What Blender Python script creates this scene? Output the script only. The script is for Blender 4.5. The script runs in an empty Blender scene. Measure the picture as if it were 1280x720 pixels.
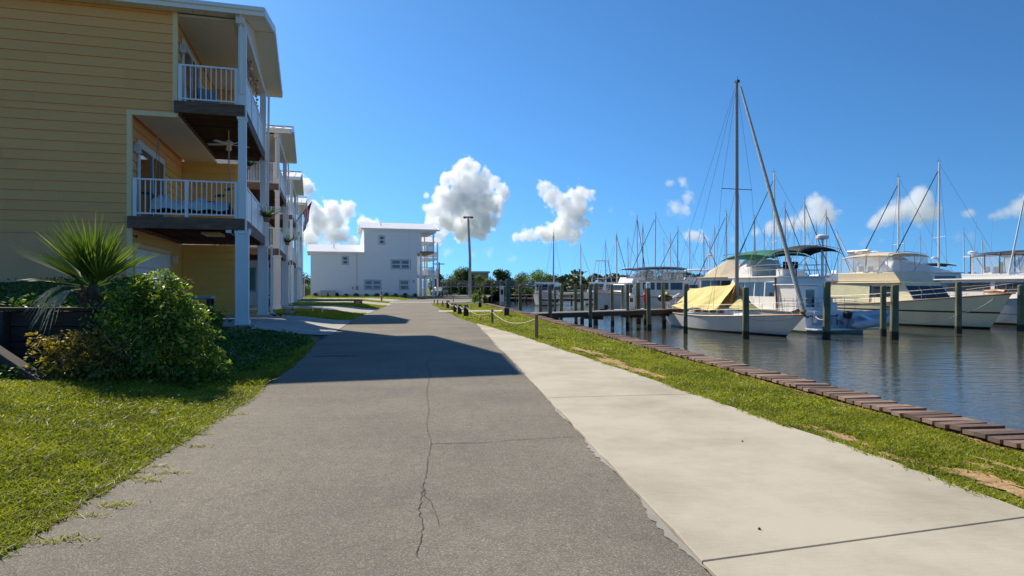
import bpy, bmesh, math, random
import numpy as np
from mathutils import Vector, Matrix

random.seed(7)
rng = np.random.default_rng(11)
sc = bpy.context.scene
COL = sc.collection
R = math.radians

# ------------------------------------------------------------------ camera
EYE = 1.30            # tripod height above the road
FPX = 820.0           # focal length in pixels of a 1280 px wide picture
cam_d = bpy.data.cameras.new('camera')
cam = bpy.data.objects.new('camera', cam_d)
COL.objects.link(cam)
cam.location = (0, 0, EYE)
cam.rotation_euler = (R(90), 0, 0)
cam_d.sensor_width = 36.0
cam_d.lens = 36.0 * FPX / 1280.0
cam_d.clip_start = 0.05
cam_d.clip_end = 9000
sc.camera = cam

# ------------------------------------------------------------------ sky, sun, exposure
SUN = Vector((-0.776, 0.933, 1.0)).normalized()      # towards the sun
SUN_EL = math.asin(SUN.z)
SUN_AZ = math.atan2(SUN.x, SUN.y)                     # clockwise from +Y
world = bpy.data.worlds.new('World')
sc.world = world
world.use_nodes = True
wn = world.node_tree
for n in list(wn.nodes):
    wn.nodes.remove(n)
w_out = wn.nodes.new('ShaderNodeOutputWorld')
w_bg = wn.nodes.new('ShaderNodeBackground')
w_sky = wn.nodes.new('ShaderNodeTexSky')
w_sky.sky_type = 'NISHITA'
w_sky.sun_disc = False
w_sky.sun_elevation = SUN_EL
w_sky.sun_rotation = SUN_AZ
w_sky.altitude = 0
w_sky.air_density = 1.0
w_sky.dust_density = 0.25
w_sky.ozone_density = 2.5
w_hsv = wn.nodes.new('ShaderNodeHueSaturation')
w_hsv.inputs['Hue'].default_value = 0.5
w_hsv.inputs['Saturation'].default_value = 1.0
w_hsv.inputs['Value'].default_value = 1.0
# clear polarised-looking air: the pale band at the horizon is kept thin
w_tc = wn.nodes.new('ShaderNodeTexCoord')
w_map = wn.nodes.new('ShaderNodeMapping')
w_map.inputs['Location'].default_value = (0, 0, 0.14)
w_map.inputs['Scale'].default_value = (1, 1, 0.9)
wn.links.new(w_tc.outputs['Generated'], w_map.inputs['Vector'])
wn.links.new(w_map.outputs[0], w_sky.inputs['Vector'])
w_tint = wn.nodes.new('ShaderNodeMix'); w_tint.data_type = 'RGBA'; w_tint.blend_type = 'MULTIPLY'
w_tint.inputs['Factor'].default_value = 1.0
w_tint.inputs[7].default_value = (0.5, 0.74, 0.84, 1)
wn.links.new(w_sky.outputs[0], w_hsv.inputs['Color'])
wn.links.new(w_hsv.outputs[0], w_tint.inputs[6])
w_gam = wn.nodes.new('ShaderNodeGamma'); w_gam.inputs['Gamma'].default_value = 1.3      # crisp, very clear air
wn.links.new(w_tint.outputs[2], w_gam.inputs['Color'])
wn.links.new(w_gam.outputs[0], w_bg.inputs['Color'])
w_bg.inputs['Strength'].default_value = 0.092
wn.links.new(w_bg.outputs[0], w_out.inputs['Surface'])

sun_d = bpy.data.lights.new('sun', 'SUN')
sun_d.energy = 4.9
sun_d.angle = R(0.53)
sun_d.color = (1.0, 0.89, 0.72)
sun_o = bpy.data.objects.new('sun', sun_d)
COL.objects.link(sun_o)
sun_o.rotation_euler = SUN.to_track_quat('Z', 'Y').to_euler()
sun_o.location = (-30, 40, 60)

sc.view_settings.view_transform = 'Standard'
sc.view_settings.look = 'None'
sc.view_settings.exposure = 0.28
sc.view_settings.gamma = 1.0
sc.view_settings.use_curve_mapping = False
sc.render.film_transparent = False
sc.render.engine = 'CYCLES'
sc.cycles.max_bounces = 12
sc.cycles.diffuse_bounces = 4
sc.cycles.glossy_bounces = 4
sc.cycles.transmission_bounces = 6
sc.cycles.transparent_max_bounces = 16
sc.cycles.volume_bounces = 10
sc.cycles.volume_step_rate = 1.5
sc.cycles.volume_max_steps = 128
sc.cycles.use_denoising = True
sc.cycles.sample_clamp_indirect = 8.0
# ------------------------------------------------------------------ helpers
def G(px, py, z=0.0):
    """point of a level plane that the photograph shows at (px, py)"""
    Y = (EYE - z) * FPX / (py - 360.0)
    return ((px - 640.0) / FPX * Y, Y)

def at(px, py, Y):
    return Vector(((px-640.0)/FPX*Y, Y, EYE + (360.0-py)/FPX*Y))

class MB:
    def __init__(s): s.v = []; s.f = []
    def add(s, vs, fs):
        b = len(s.v); s.v.extend([tuple(p) for p in vs]); s.f.extend([tuple(b+i for i in f) for f in fs]); return s
    def box(s, x0, x1, y0, y1, z0, z1):
        return s.add([(x0,y0,z0),(x1,y0,z0),(x1,y1,z0),(x0,y1,z0),(x0,y0,z1),(x1,y0,z1),(x1,y1,z1),(x0,y1,z1)],
              [(0,3,2,1),(4,5,6,7),(0,1,5,4),(1,2,6,5),(2,3,7,6),(3,0,4,7)])
    def bar(s, p, q, w, h, up=(0,0,1)):
        p = Vector(p); q = Vector(q); d = (q-p).normalized(); up = Vector(up)
        if abs(d.dot(up)) > 0.99: up = Vector((0,1,0))
        a = d.cross(up).normalized()*w/2; b = a.cross(d).normalized()*h/2
        vs = [p-a-b, p+a-b, p+a+b, p-a+b, q-a-b, q+a-b, q+a+b, q-a+b]
        return s.add(vs, [(0,1,2,3),(7,6,5,4),(0,4,5,1),(1,5,6,2),(2,6,7,3),(3,7,4,0)])
    def tube(s, pts, r, n=6, cap=True):
        pts = [Vector(p) for p in pts]; k = len(pts)
        rs = r if isinstance(r, (list, tuple)) else [r]*k
        rings = []; ref = None
        for i, p in enumerate(pts):
            d = (pts[min(i+1,k-1)] - pts[max(i-1,0)])
            d = d.normalized() if d.length > 1e-9 else Vector((0,0,1))
            if ref is None or abs(ref.dot(d)) > 0.95:
                ref = Vector((0,0,1)) if abs(d.z) < 0.9 else Vector((1,0,0))
            a = d.cross(ref).normalized(); b = a.cross(d)
            rings.append([p + (a*math.cos(2*math.pi*j/n) + b*math.sin(2*math.pi*j/n))*rs[i] for j in range(n)])
        return s.loft(rings, True, cap)
    def loft(s, rings, closed=True, cap=True):
        n = len(rings[0]); b = len(s.v)
        for r in rings: s.v.extend([tuple(p) for p in r])
        for i in range(len(rings)-1):
            for j in range(n if closed else n-1):
                j2 = (j+1) % n
                s.f.append((b+i*n+j, b+i*n+j2, b+(i+1)*n+j2, b+(i+1)*n+j))
        if cap:
            s.f.append(tuple(b+j for j in reversed(range(n))))
            e = b+(len(rings)-1)*n
            s.f.append(tuple(e+j for j in range(n)))
        return s
    def lathe(s, prof, c=(0,0,0), n=16, axis='z'):
        rings = []
        for r, h in prof:
            rg = []
            for j in range(n):
                a = 2*math.pi*j/n; x, y = r*math.cos(a), r*math.sin(a)
                p = (x, y, h) if axis == 'z' else ((h, x, y) if axis == 'x' else (y, h, x))
                rg.append((p[0]+c[0], p[1]+c[1], p[2]+c[2]))
            rings.append(rg)
        return s.loft(rings, True, True)
    def prism(s, poly, z0, z1):
        n = len(poly); b = len(s.v)
        s.v.extend([(x,y,z0) for x,y in poly]); s.v.extend([(x,y,z1) for x,y in poly])
        s.f.append(tuple(b+i for i in reversed(range(n)))); s.f.append(tuple(b+n+i for i in range(n)))
        for i in range(n):
            j = (i+1) % n; s.f.append((b+i, b+j, b+n+j, b+n+i))
        return s
    def face(s, pts): return s.add(pts, [tuple(range(len(pts)))])
    def slab(s, pts, t):
        """a flat or bent outline given thickness t along its own normal"""
        pts = [Vector(p) for p in pts]; n = len(pts)
        nm = (pts[1]-pts[0]).cross(pts[2]-pts[0]).normalized()*t
        vs = pts + [p+nm for p in pts]
        fs = [tuple(reversed(range(n))), tuple(range(n, 2*n))] + [(i, (i+1)%n, n+(i+1)%n, n+i) for i in range(n)]
        return s.add(vs, fs)
    def mesh(s, name, m=None, smooth=False, fix=False):
        me = bpy.data.meshes.new(name)
        me.from_pydata(s.v, [], s.f); me.update()
        if fix:
            bm = bmesh.new(); bm.from_mesh(me); bmesh.ops.recalc_face_normals(bm, faces=bm.faces); bm.to_mesh(me); bm.free()
        if m: me.materials.append(m)
        if smooth: me.polygons.foreach_set('use_smooth', [True]*len(me.polygons))
        return me
    def build(s, name, m, parent=None, smooth=False, bevel=0, label=None, fix=True):
        o = bpy.data.objects.new(name, s.mesh(name, m, smooth, fix)); COL.objects.link(o)
        if parent: o.parent = parent
        if label: o['label'] = label
        if bevel:
            b = o.modifiers.new('bevel', 'BEVEL'); b.width = bevel; b.segments = 2; b.limit_method = 'ANGLE'
        return o

def inst(me, name, parent=None, loc=(0,0,0), rot=(0,0,0), scale=(1,1,1)):
    o = bpy.data.objects.new(name, me); COL.objects.link(o)
    o.location = loc; o.rotation_euler = rot; o.scale = scale
    if parent: o.parent = parent
    return o

def tag(o, label, cat, group=None):
    o['label'] = label; o['category'] = cat; o['kind'] = 'thing'
    if group: o['group'] = group
    return o
def thing(name, label, cat, loc=(0,0,0), rotz=0.0, group=None):
    o = bpy.data.objects.new(name, None); COL.objects.link(o)
    o.empty_display_size = 0.2
    o.location = loc; o.rotation_euler = (0,0,rotz)
    return tag(o, label, cat, group)
def struct(o, label=None):
    o['kind'] = 'structure'
    if label: o['label'] = label
    return o
def stuff(o, label=None, cat=None):
    o['kind'] = 'stuff'
    if label: o['label'] = label
    if cat: o['category'] = cat
    return o
def fast_mesh(name, verts, tris, m, cols=None):
    """numpy triangle soup"""
    me = bpy.data.meshes.new(name)
    verts = np.asarray(verts, np.float32); tris = np.asarray(tris, np.int32)
    k = tris.shape[1]
    me.vertices.add(len(verts)); me.vertices.foreach_set('co', verts.ravel())
    me.loops.add(tris.size); me.loops.foreach_set('vertex_index', tris.ravel())
    me.polygons.add(len(tris)); me.polygons.foreach_set('loop_start', np.arange(0, tris.size, k, dtype=np.int32))
    me.update(calc_edges=True); me.validate()
    if cols is not None:
        a = me.attributes.new('tone', 'FLOAT', 'POINT'); a.data.foreach_set('value', np.asarray(cols, np.float32))
    if m: me.materials.append(m)
    return me

# ------------------------------------------------------------------ materials
_mats = {}
def M(name, col, rough=0.6, metal=0.0, var=0.0, scale=4.0, bump=0.0, bscale=None, spec=0.5, col2=None, rnd=0.0,
      stretch=(1,1,1), detail=5.0, coat=0.0, contrast=(0.3,0.7), alpha=1.0, trans=0.0, bdist=0.02, ior=None):
    if name in _mats: return _mats[name]
    m = bpy.data.materials.new(name); m.use_nodes = True
    nt = m.node_tree; b = nt.nodes['Principled BSDF']
    b.inputs['Roughness'].default_value = rough; b.inputs['Metallic'].default_value = metal
    b.inputs['Specular IOR Level'].default_value = spec
    if coat: b.inputs['Coat Weight'].default_value = coat; b.inputs['Coat Roughness'].default_value = 0.08
    if alpha < 1: b.inputs['Alpha'].default_value = alpha
    if trans: b.inputs['Transmission Weight'].default_value = trans
    if ior: b.inputs['IOR'].default_value = ior
    tc = nt.nodes.new('ShaderNodeTexCoord'); mp = nt.nodes.new('ShaderNodeMapping'); mp.inputs['Scale'].default_value = stretch
    nt.links.new(tc.outputs['Object'], mp.inputs['Vector'])
    if col2 is None: col2 = tuple(max(0.0, c*(1-var)) for c in col); col = tuple(min(1.0, c*(1+var*0.6)) for c in col)
    src = None
    if var or col2 != col or rnd:
        nz = nt.nodes.new('ShaderNodeTexNoise'); nz.inputs['Scale'].default_value = scale
        nz.inputs['Detail'].default_value = detail; nz.inputs['Roughness'].default_value = 0.6
        nt.links.new(mp.outputs[0], nz.inputs['Vector'])
        cr = nt.nodes.new('ShaderNodeValToRGB')
        cr.color_ramp.elements[0].position = contrast[0]; cr.color_ramp.elements[1].position = contrast[1]
        cr.color_ramp.elements[0].color = (*col2, 1); cr.color_ramp.elements[1].color = (*col, 1)
        nt.links.new(nz.outputs[0], cr.inputs['Fac']); src = cr.outputs[0]
        if rnd:
            oi = nt.nodes.new('ShaderNodeObjectInfo')
            mr = nt.nodes.new('ShaderNodeMapRange'); mr.inputs['To Min'].default_value = 1-rnd; mr.inputs['To Max'].default_value = 1+rnd*0.6
            nt.links.new(oi.outputs['Random'], mr.inputs['Value'])
            mx = nt.nodes.new('ShaderNodeVectorMath'); mx.operation = 'SCALE'
            nt.links.new(src, mx.inputs[0]); nt.links.new(mr.outputs[0], mx.inputs['Scale']); src = mx.outputs[0]
        nt.links.new(src, b.inputs['Base Color'])
    else:
        b.inputs['Base Color'].default_value = (*col, 1)
    if bump:
        n2 = nt.nodes.new('ShaderNodeTexNoise'); n2.inputs['Scale'].default_value = bscale or scale*6; n2.inputs['Detail'].default_value = 4
        nt.links.new(mp.outputs[0], n2.inputs['Vector'])
        bp = nt.nodes.new('ShaderNodeBump'); bp.inputs['Strength'].default_value = bump; bp.inputs['Distance'].default_value = bdist
        nt.links.new(n2.outputs[0], bp.inputs['Height']); nt.links.new(bp.outputs[0], b.inputs['Normal'])
    _mats[name] = m
    return m

def leaf_mat(name, dark, light, tip=None, trans=0.35, rough=0.5, nscale=1.5):
    """foliage: colour varies by clump noise and by the leaf's own tone attribute, light passes through"""
    if name in _mats: return _mats[name]
    m = bpy.data.materials.new(name); m.use_nodes = True
    nt = m.node_tree; b = nt.nodes['Principled BSDF']; out = nt.nodes['Material Output']
    b.inputs['Roughness'].default_value = rough; b.inputs['Specular IOR Level'].default_value = 0.3
    at_ = nt.nodes.new('ShaderNodeAttribute'); at_.attribute_name = 'tone'
    tc = nt.nodes.new('ShaderNodeTexCoord')
    nz = nt.nodes.new('ShaderNodeTexNoise'); nz.inputs['Scale'].default_value = nscale; nz.inputs['Detail'].default_value = 3
    nt.links.new(tc.outputs['Object'], nz.inputs['Vector'])
    ad = nt.nodes.new('ShaderNodeMath'); ad.operation = 'MULTIPLY_ADD'; ad.inputs[1].default_value = 0.9; ad.inputs[2].default_value = -0.45
    nt.links.new(nz.outputs[0], ad.inputs[0])
    a2 = nt.nodes.new('ShaderNodeMath'); a2.operation = 'ADD'; a2.use_clamp = True
    nt.links.new(ad.outputs[0], a2.inputs[0]); nt.links.new(at_.outputs['Fac'], a2.inputs[1])
    cr = nt.nodes.new('ShaderNodeValToRGB')
    cr.color_ramp.elements[0].color = (*dark, 1); cr.color_ramp.elements[1].color = (*light, 1)
    cr.color_ramp.elements[0].position = 0.1; cr.color_ramp.elements[1].position = 0.75
    if tip:
        e = cr.color_ramp.elements.new(0.97); e.color = (*tip, 1)
    nt.links.new(a2.outputs[0], cr.inputs['Fac']); nt.links.new(cr.outputs[0], b.inputs['Base Color'])
    if trans:
        tr = nt.nodes.new('ShaderNodeBsdfTranslucent'); mx = nt.nodes.new('ShaderNodeMixShader'); mx.inputs[0].default_value = trans
        g = nt.nodes.new('ShaderNodeVectorMath'); g.operation = 'MULTIPLY'; g.inputs[1].default_value = (1.5, 1.6, 0.6)
        nt.links.new(cr.outputs[0], g.inputs[0]); nt.links.new(g.outputs[0], tr.inputs['Color'])
        nt.links.new(b.outputs[0], mx.inputs[1]); nt.links.new(tr.outputs[0], mx.inputs[2]); nt.links.new(mx.outputs[0], out.inputs['Surface'])
    _mats[name] = m
    return m

def leaf_cloud(centers, radii, counts, size, rs, flat=0.0, up_bias=0.3, shell=0.5, aspect=0.55):
    """leaf quads spread through ellipsoids; returns verts, quads, tone"""
    V = []; T = []
    for c, r, n in zip(centers, radii, counts):
        d = rs.normal(size=(n,3)); d /= np.linalg.norm(d, axis=1)[:,None]
        rad = rs.random(n)**(1/3); rad = shell + (1-shell)*rad if shell < 1 else np.ones(n)
        rad *= (0.85 + 0.3*rs.random(n))
        p = np.asarray(c) + d*rad[:,None]*np.asarray(r)
        nrm = d*0.6 + rs.normal(size=(n,3))*0.6; nrm[:,2] += up_bias
        nrm /= np.linalg.norm(nrm, axis=1)[:,None]
        a = np.cross(nrm, rs.normal(size=(n,3))); a /= np.linalg.norm(a, axis=1)[:,None] + 1e-9
        b = np.cross(nrm, a)
        s = size*(0.6+0.8*rs.random(n))[:,None]
        q = np.stack([p - a*s*0.5, p - b*s*aspect*0.5 + nrm*s*0.08, p + a*s*0.5, p + b*s*aspect*0.5 + nrm*s*0.08], 1)
        V.append(q.reshape(-1,3))
        t = np.clip(0.42 + 0.22*rs.normal(size=n) + 0.12*(rs.random()-0.5), 0, 1)
        T.append(np.repeat(t, 4))
    V = np.concatenate(V); T = np.concatenate(T)
    Q = np.arange(len(V), dtype=np.int32).reshape(-1,4)
    return V, Q, T

def blades(pts, h, w, rs, lean=0.35, tone=None):
    """grass blades: bent two-segment strips at pts (n,3)"""
    n = len(pts)
    ang = rs.random(n)*2*np.pi; hh = h*(0.5+rs.random(n)); ww = w*(0.7+0.6*rs.random(n))
    side = np.stack([np.cos(ang), np.sin(ang), np.zeros(n)], 1)*ww[:,None]/2
    ld = rs.normal(size=(n,3))*lean; ld[:,2] = 0
    up = np.array([0,0,1.0])
    mid = pts + up*hh[:,None]*0.6 + ld*hh[:,None]*0.35
    tip = pts + up*hh[:,None]*0.95 + ld*hh[:,None]
    V = np.stack([pts-side, pts+side, mid+side*0.8, mid-side*0.8, tip], 1).reshape(-1,3)
    b = (np.arange(n)*5)[:,None]
    T = np.concatenate([b+np.array([0,1,2]), b+np.array([0,2,3]), b+np.array([3,2,4])], 1).reshape(-1,3)
    if tone is None: tone = np.clip(0.45+0.2*rs.normal(size=n), 0, 1)
    return V, T.astype(np.int32), np.repeat(tone, 5)

def in_poly(x, y, poly):
    ins = np.zeros(len(x), bool); n = len(poly); j = n-1
    for i in range(n):
        xi, yi = poly[i]; xj, yj = poly[j]
        c = ((yi > y) != (yj > y)) & (x < (xj-xi)*(y-yi)/((yj-yi)+1e-12)+xi)
        ins ^= c; j = i
    return ins
# ------------------------------------------------------------------ ground, road, walkway, water
WATER_Z = -1.10
ROAD_L = [(-1.6,-10),(-2.28,0),(-2.46,3.15),(-3.02,7.5),(-3.75,11.5),(-4.55,15.2),(-6.5,26.6),(-7.9,38),(-9.6,52),(-11.5,60)]
ROAD_R = [(2.2,-10),(0.875,3.08),(0.28,8.81),(-1.04,21.3),(-1.30,23.7),(-2.1,27.3),(-3.85,37),(-6.6,53)]
WALK_R = [(4.45,-10),(2.95,3.78),(2.80,4.94),(2.58,5.92),(1.855,9.69),(0.0,18.7),(-1.28,23.7)]
def sea_x(Y): return 4.04 - 0.132*(Y-5.17)
def lerp_poly(P, Y):
    xs = np.interp(Y, [p[1] for p in P], [p[0] for p in P]); return xs
def road_x(Y): return lerp_poly(ROAD_L, Y)
def land_z(X, Y):
    t = np.clip((road_x(Y)-X)/2.6, 0, 1); return 0.235*t*t*(3-2*t)

def asphalt_mat():
    m = bpy.data.materials.new('asphalt'); m.use_nodes = True
    nt = m.node_tree; b = nt.nodes['Principled BSDF']; b.inputs['Roughness'].default_value = 0.9; b.inputs['Specular IOR Level'].default_value = 0.25
    tc = nt.nodes.new('ShaderNodeTexCoord')
    def noise(s, d, r=0.6):
        n = nt.nodes.new('ShaderNodeTexNoise'); n.inputs['Scale'].default_value = s; n.inputs['Detail'].default_value = d; n.inputs['Roughness'].default_value = r
        nt.links.new(tc.outputs['Object'], n.inputs['Vector']); return n
    v = nt.nodes.new('ShaderNodeTexVoronoi'); v.inputs['Scale'].default_value = 190; nt.links.new(tc.outputs['Object'], v.inputs['Vector'])
    r1 = nt.nodes.new('ShaderNodeValToRGB'); e = r1.color_ramp.elements
    e[0].position = 0.0; e[0].color = (0.16,0.146,0.118,1); e[1].position = 1.0; e[1].color = (0.47,0.43,0.35,1)
    m1 = e.new(0.45); m1.color = (0.24,0.22,0.178,1); m2 = e.new(0.8); m2.color = (0.285,0.26,0.212,1)
    sep = nt.nodes.new('ShaderNodeSeparateColor'); nt.links.new(v.outputs['Color'], sep.inputs[0]); nt.links.new(sep.outputs[0], r1.inputs['Fac'])
    big = noise(0.55, 4); r2 = nt.nodes.new('ShaderNodeValToRGB')
    r2.color_ramp.elements[0].position = 0.3; r2.color_ramp.elements[0].color = (0.74,0.74,0.76,1)
    r2.color_ramp.elements[1].position = 0.72; r2.color_ramp.elements[1].color = (1.12,1.1,1.06,1)
    nt.links.new(big.outputs[0], r2.inputs['Fac'])
    mx = nt.nodes.new('ShaderNodeMix'); mx.data_type = 'RGBA'; mx.blend_type = 'MULTIPLY'; mx.inputs[0].default_value = 1
    nt.links.new(r1.outputs[0], mx.inputs[6]); nt.links.new(r2.outputs[0], mx.inputs[7])
    mid = noise(9, 5, 0.7); r3 = nt.nodes.new('ShaderNodeValToRGB')
    r3.color_ramp.elements[0].position = 0.25; r3.color_ramp.elements[0].color = (0.82,0.82,0.82,1); r3.color_ramp.elements[1].position = 0.75; r3.color_ramp.elements[1].color = (1.08,1.08,1.08,1)
    nt.links.new(mid.outputs[0], r3.inputs['Fac'])
    mx2 = nt.nodes.new('ShaderNodeMix'); mx2.data_type = 'RGBA'; mx2.blend_type = 'MULTIPLY'; mx2.inputs[0].default_value = 1
    nt.links.new(mx.outputs[2], mx2.inputs[6]); nt.links.new(r3.outputs[0], mx2.inputs[7]); nt.links.new(mx2.outputs[2], b.inputs['Base Color'])
    bp = nt.nodes.new('ShaderNodeBump'); bp.inputs['Strength'].default_value = 0.55; bp.inputs['Distance'].default_value = 0.006
    nt.links.new(v.outputs['Distance'], bp.inputs['Height']); nt.links.new(bp.outputs[0], b.inputs['Normal'])
    return m

def concrete_mat(name, col, dark):
    m = bpy.data.materials.new(name); m.use_nodes = True
    nt = m.node_tree; b = nt.nodes['Principled BSDF']; b.inputs['Roughness'].default_value = 0.88; b.inputs['Specular IOR Level'].default_value = 0.3
    tc = nt.nodes.new('ShaderNodeTexCoord')
    mp = nt.nodes.new('ShaderNodeMapping'); mp.inputs['Scale'].default_value = (1.0, 14.0, 1); mp.inputs['Rotation'].default_value = (0,0,R(-9))
    nt.links.new(tc.outputs['Object'], mp.inputs['Vector'])
    br = nt.nodes.new('ShaderNodeTexNoise'); br.inputs['Scale'].default_value = 9; br.inputs['Detail'].default_value = 5; nt.links.new(mp.outputs[0], br.inputs['Vector'])
    bg = nt.nodes.new('ShaderNodeTexNoise'); bg.inputs['Scale'].default_value = 0.9; bg.inputs['Detail'].default_value = 7; bg.inputs['Roughness'].default_value = 0.65
    nt.links.new(tc.outputs['Object'], bg.inputs['Vector'])
    fine = nt.nodes.new('ShaderNodeTexNoise'); fine.inputs['Scale'].default_value = 120; fine.inputs['Detail'].default_value = 3; nt.links.new(tc.outputs['Object'], fine.inputs['Vector'])
    s1 = nt.nodes.new('ShaderNodeMath'); s1.operation = 'MULTIPLY_ADD'; s1.inputs[1].default_value = 0.28; nt.links.new(br.outputs[0], s1.inputs[0]); nt.links.new(bg.outputs[0], s1.inputs[2])
    s2 = nt.nodes.new('ShaderNodeMath'); s2.operation = 'MULTIPLY_ADD'; s2.inputs[1].default_value = 0.25; nt.links.new(fine.outputs[0], s2.inputs[0]); nt.links.new(s1.outputs[0], s2.inputs[2])
    cr = nt.nodes.new('ShaderNodeValToRGB'); cr.color_ramp.elements[0].position = 0.52; cr.color_ramp.elements[1].position = 0.86
    cr.color_ramp.elements[0].color = (*dark,1); cr.color_ramp.elements[1].color = (*col,1)
    nt.links.new(s2.outputs[0], cr.inputs['Fac']); nt.links.new(cr.outputs[0], b.inputs['Base Color'])
    bp = nt.nodes.new('ShaderNodeBump'); bp.inputs['Strength'].default_value = 0.2; bp.inputs['Distance'].default_value = 0.004
    nt.links.new(s2.outputs[0], bp.inputs['Height']); nt.links.new(bp.outputs[0], b.inputs['Normal'])
    return m

def water_mat():
    m = bpy.data.materials.new('harbour_water'); m.use_nodes = True
    nt = m.node_tree; b = nt.nodes['Principled BSDF']
    b.inputs['Base Color'].default_value = (0.075,0.082,0.058,1); b.inputs['Roughness'].default_value = 0.04; b.inputs['IOR'].default_value = 1.333
    b.inputs['Specular IOR Level'].default_value = 0.5
    tc = nt.nodes.new('ShaderNodeTexCoord')
    def nz(sx, sy, s, d, rot):
        mp = nt.nodes.new('ShaderNodeMapping'); mp.inputs['Scale'].default_value = (sx,sy,1); mp.inputs['Rotation'].default_value = (0,0,R(rot))
        nt.links.new(tc.outputs['Object'], mp.inputs['Vector'])
        n = nt.nodes.new('ShaderNodeTexNoise'); n.inputs['Scale'].default_value = s; n.inputs['Detail'].default_value = d; n.inputs['Roughness'].default_value = 0.55
        nt.links.new(mp.outputs[0], n.inputs['Vector']); return n
    a = nz(0.5, 1.4, 1.6, 4, 12); c = nz(0.7, 1.5, 6.0, 3, -20)
    s = nt.nodes.new('ShaderNodeMath'); s.operation = 'MULTIPLY_ADD'; s.inputs[1].default_value = 0.22
    nt.links.new(c.outputs[0], s.inputs[0]); nt.links.new(a.outputs[0], s.inputs[2])
    bp = nt.nodes.new('ShaderNodeBump'); bp.inputs['Strength'].default_value = 0.3; bp.inputs['Distance'].default_value = 0.10
    nt.links.new(s.outputs[0], bp.inputs['Height']); nt.links.new(bp.outputs[0], b.inputs['Normal'])
    return m

A_MAT = asphalt_mat()
C_MAT = concrete_mat('walk_concrete', (0.55,0.50,0.395), (0.38,0.335,0.255))
D_MAT = concrete_mat('drive_concrete', (0.47,0.45,0.40), (0.32,0.31,0.28))
TURF = M('turf_soil', (0.16,0.18,0.04), 0.95, var=0.4, scale=3, bump=0.5, col2=(0.09,0.11,0.022))
FIELD = M('far_ground', (0.10,0.13,0.04), 0.95, var=0.4, scale=0.4)
SOIL = M('sandy_soil', (0.50,0.32,0.15), 0.95, var=0.5, scale=14, bump=0.4)
WHT = M('white_paint', (0.80,0.79,0.77), 0.45, var=0.05, scale=2)
W_MAT = water_mat()

def flat(name, poly, z, m, parent=None, kind='structure'):
    mb = MB(); mb.face([(x,y,z) for x,y in poly]); o = mb.build(name, m, parent, fix=False)
    if kind and not parent: o['kind'] = kind
    return o

# the land, one sheet to the horizon, cut along the sea wall and the far shore
land = [(sea_x(-200)+0.1,-200),(sea_x(53)+0.1,53),(-3.6,80),(-5.2,118),(2,126),(14,133),(26,170),(60,300),(180,430),(900,520),(3500,700),(3500,5500),(-4500,5500),(-4500,-200)]
flat('ground', land, -0.03, FIELD)
flat('water', [(-60,-200),(3500,-200),(3500,1500),(-60,1500)], WATER_Z, W_MAT)

# left lawn, rising gently to the houses
ys = list(np.arange(-10, 62, 1.0)); ts = [0,0.15,0.35,0.6,0.9,1.3,1.8,2.4,3.2,5,9,16,30]
mb = MB(); rings = []
for y in ys:
    xr = float(road_x(y)) + 0.02
    rings.append([(xr-t, y, float(land_z(xr-t, y))+0.0) for t in ts])
mb.loft(rings, False, False)
o = struct(mb.build('lawn_left', TURF, smooth=True), 'grass verge between the asphalt road and the houses')
# right lawn
lawn_r = [(sea_x(-10)-0.02,-10)] + [(sea_x(y)-0.02, y) for y in (0,10,20,30,40,53)] + list(reversed([(x,y) for x,y in WALK_R[:-1]] + ROAD_R[4:]))
flat('lawn_right', lawn_r, -0.006, TURF)

# road
road = flat('road', ROAD_L + [(-16,62),(-40,60),(-40,66),(-10,74),(-9.5,112),(-3.6,112),(-3.0,70),(-3.9,62),(-5.6,57)] + list(reversed(ROAD_R)), 0.012, A_MAT)
road['label'] = 'grey asphalt lane with a long crack running through it'
CRK = M('crack', (0.085,0.077,0.065), 0.95)
def strip(name, pts, w, z, m, parent, jit=0.0):
    rs = random.Random(len(pts)*31); P = []
    for i in range(len(pts)-1):
        a = Vector(pts[i]); b = Vector(pts[i+1]); n = max(2, int((b-a).length/0.045))
        for k in range(n): 
            q = a.lerp(b, k/n); P.append((q.x+rs.uniform(-jit,jit), q.y+rs.uniform(-jit,jit), rs.uniform(0.45,1.3)))
    P.append((pts[-1][0], pts[-1][1], 0.3)); L = []; Rr = []
    for i,(x,y,k) in enumerate(P):
        x0,y0,_ = P[max(0,i-1)]; x1,y1,_ = P[min(len(P)-1,i+1)]
        d = Vector((x1-x0, y1-y0)); d = d.normalized() if d.length else Vector((1,0)); nx,ny = -d.y*w*k/2, d.x*w*k/2
        L.append((x+nx,y+ny,z)); Rr.append((x-nx,y-ny,z))
    mb = MB(); mb.loft([L, Rr], False, False); return mb.build(name, m, parent, fix=False)
strip('crack', [G(*p) for p in [(533,491),(536,515),(533,533),(539,556),(533,591),(529,613),(531,622),(542,636),(549,660)]], 0.005, 0.016, CRK, road, 0.008)
strip('crack', [G(*p) for p in [(539,557),(560,556),(602,555.5),(655,551),(720,548)]], 0.009, 0.016, CRK, road, 0.004)
strip('crack', [G(*p) for p in [(533,491),(538,470),(533,455),(545,440)]], 0.007, 0.016, CRK, road, 0.012)
strip('crack', [G(*p) for p in [(529,613),(524,640),(528,668),(521,700)]], 0.006, 0.016, CRK, road, 0.01)
STAIN = M('oil_stain', (0.05,0.048,0.045), 0.8, var=0.3, scale=6)
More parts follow.
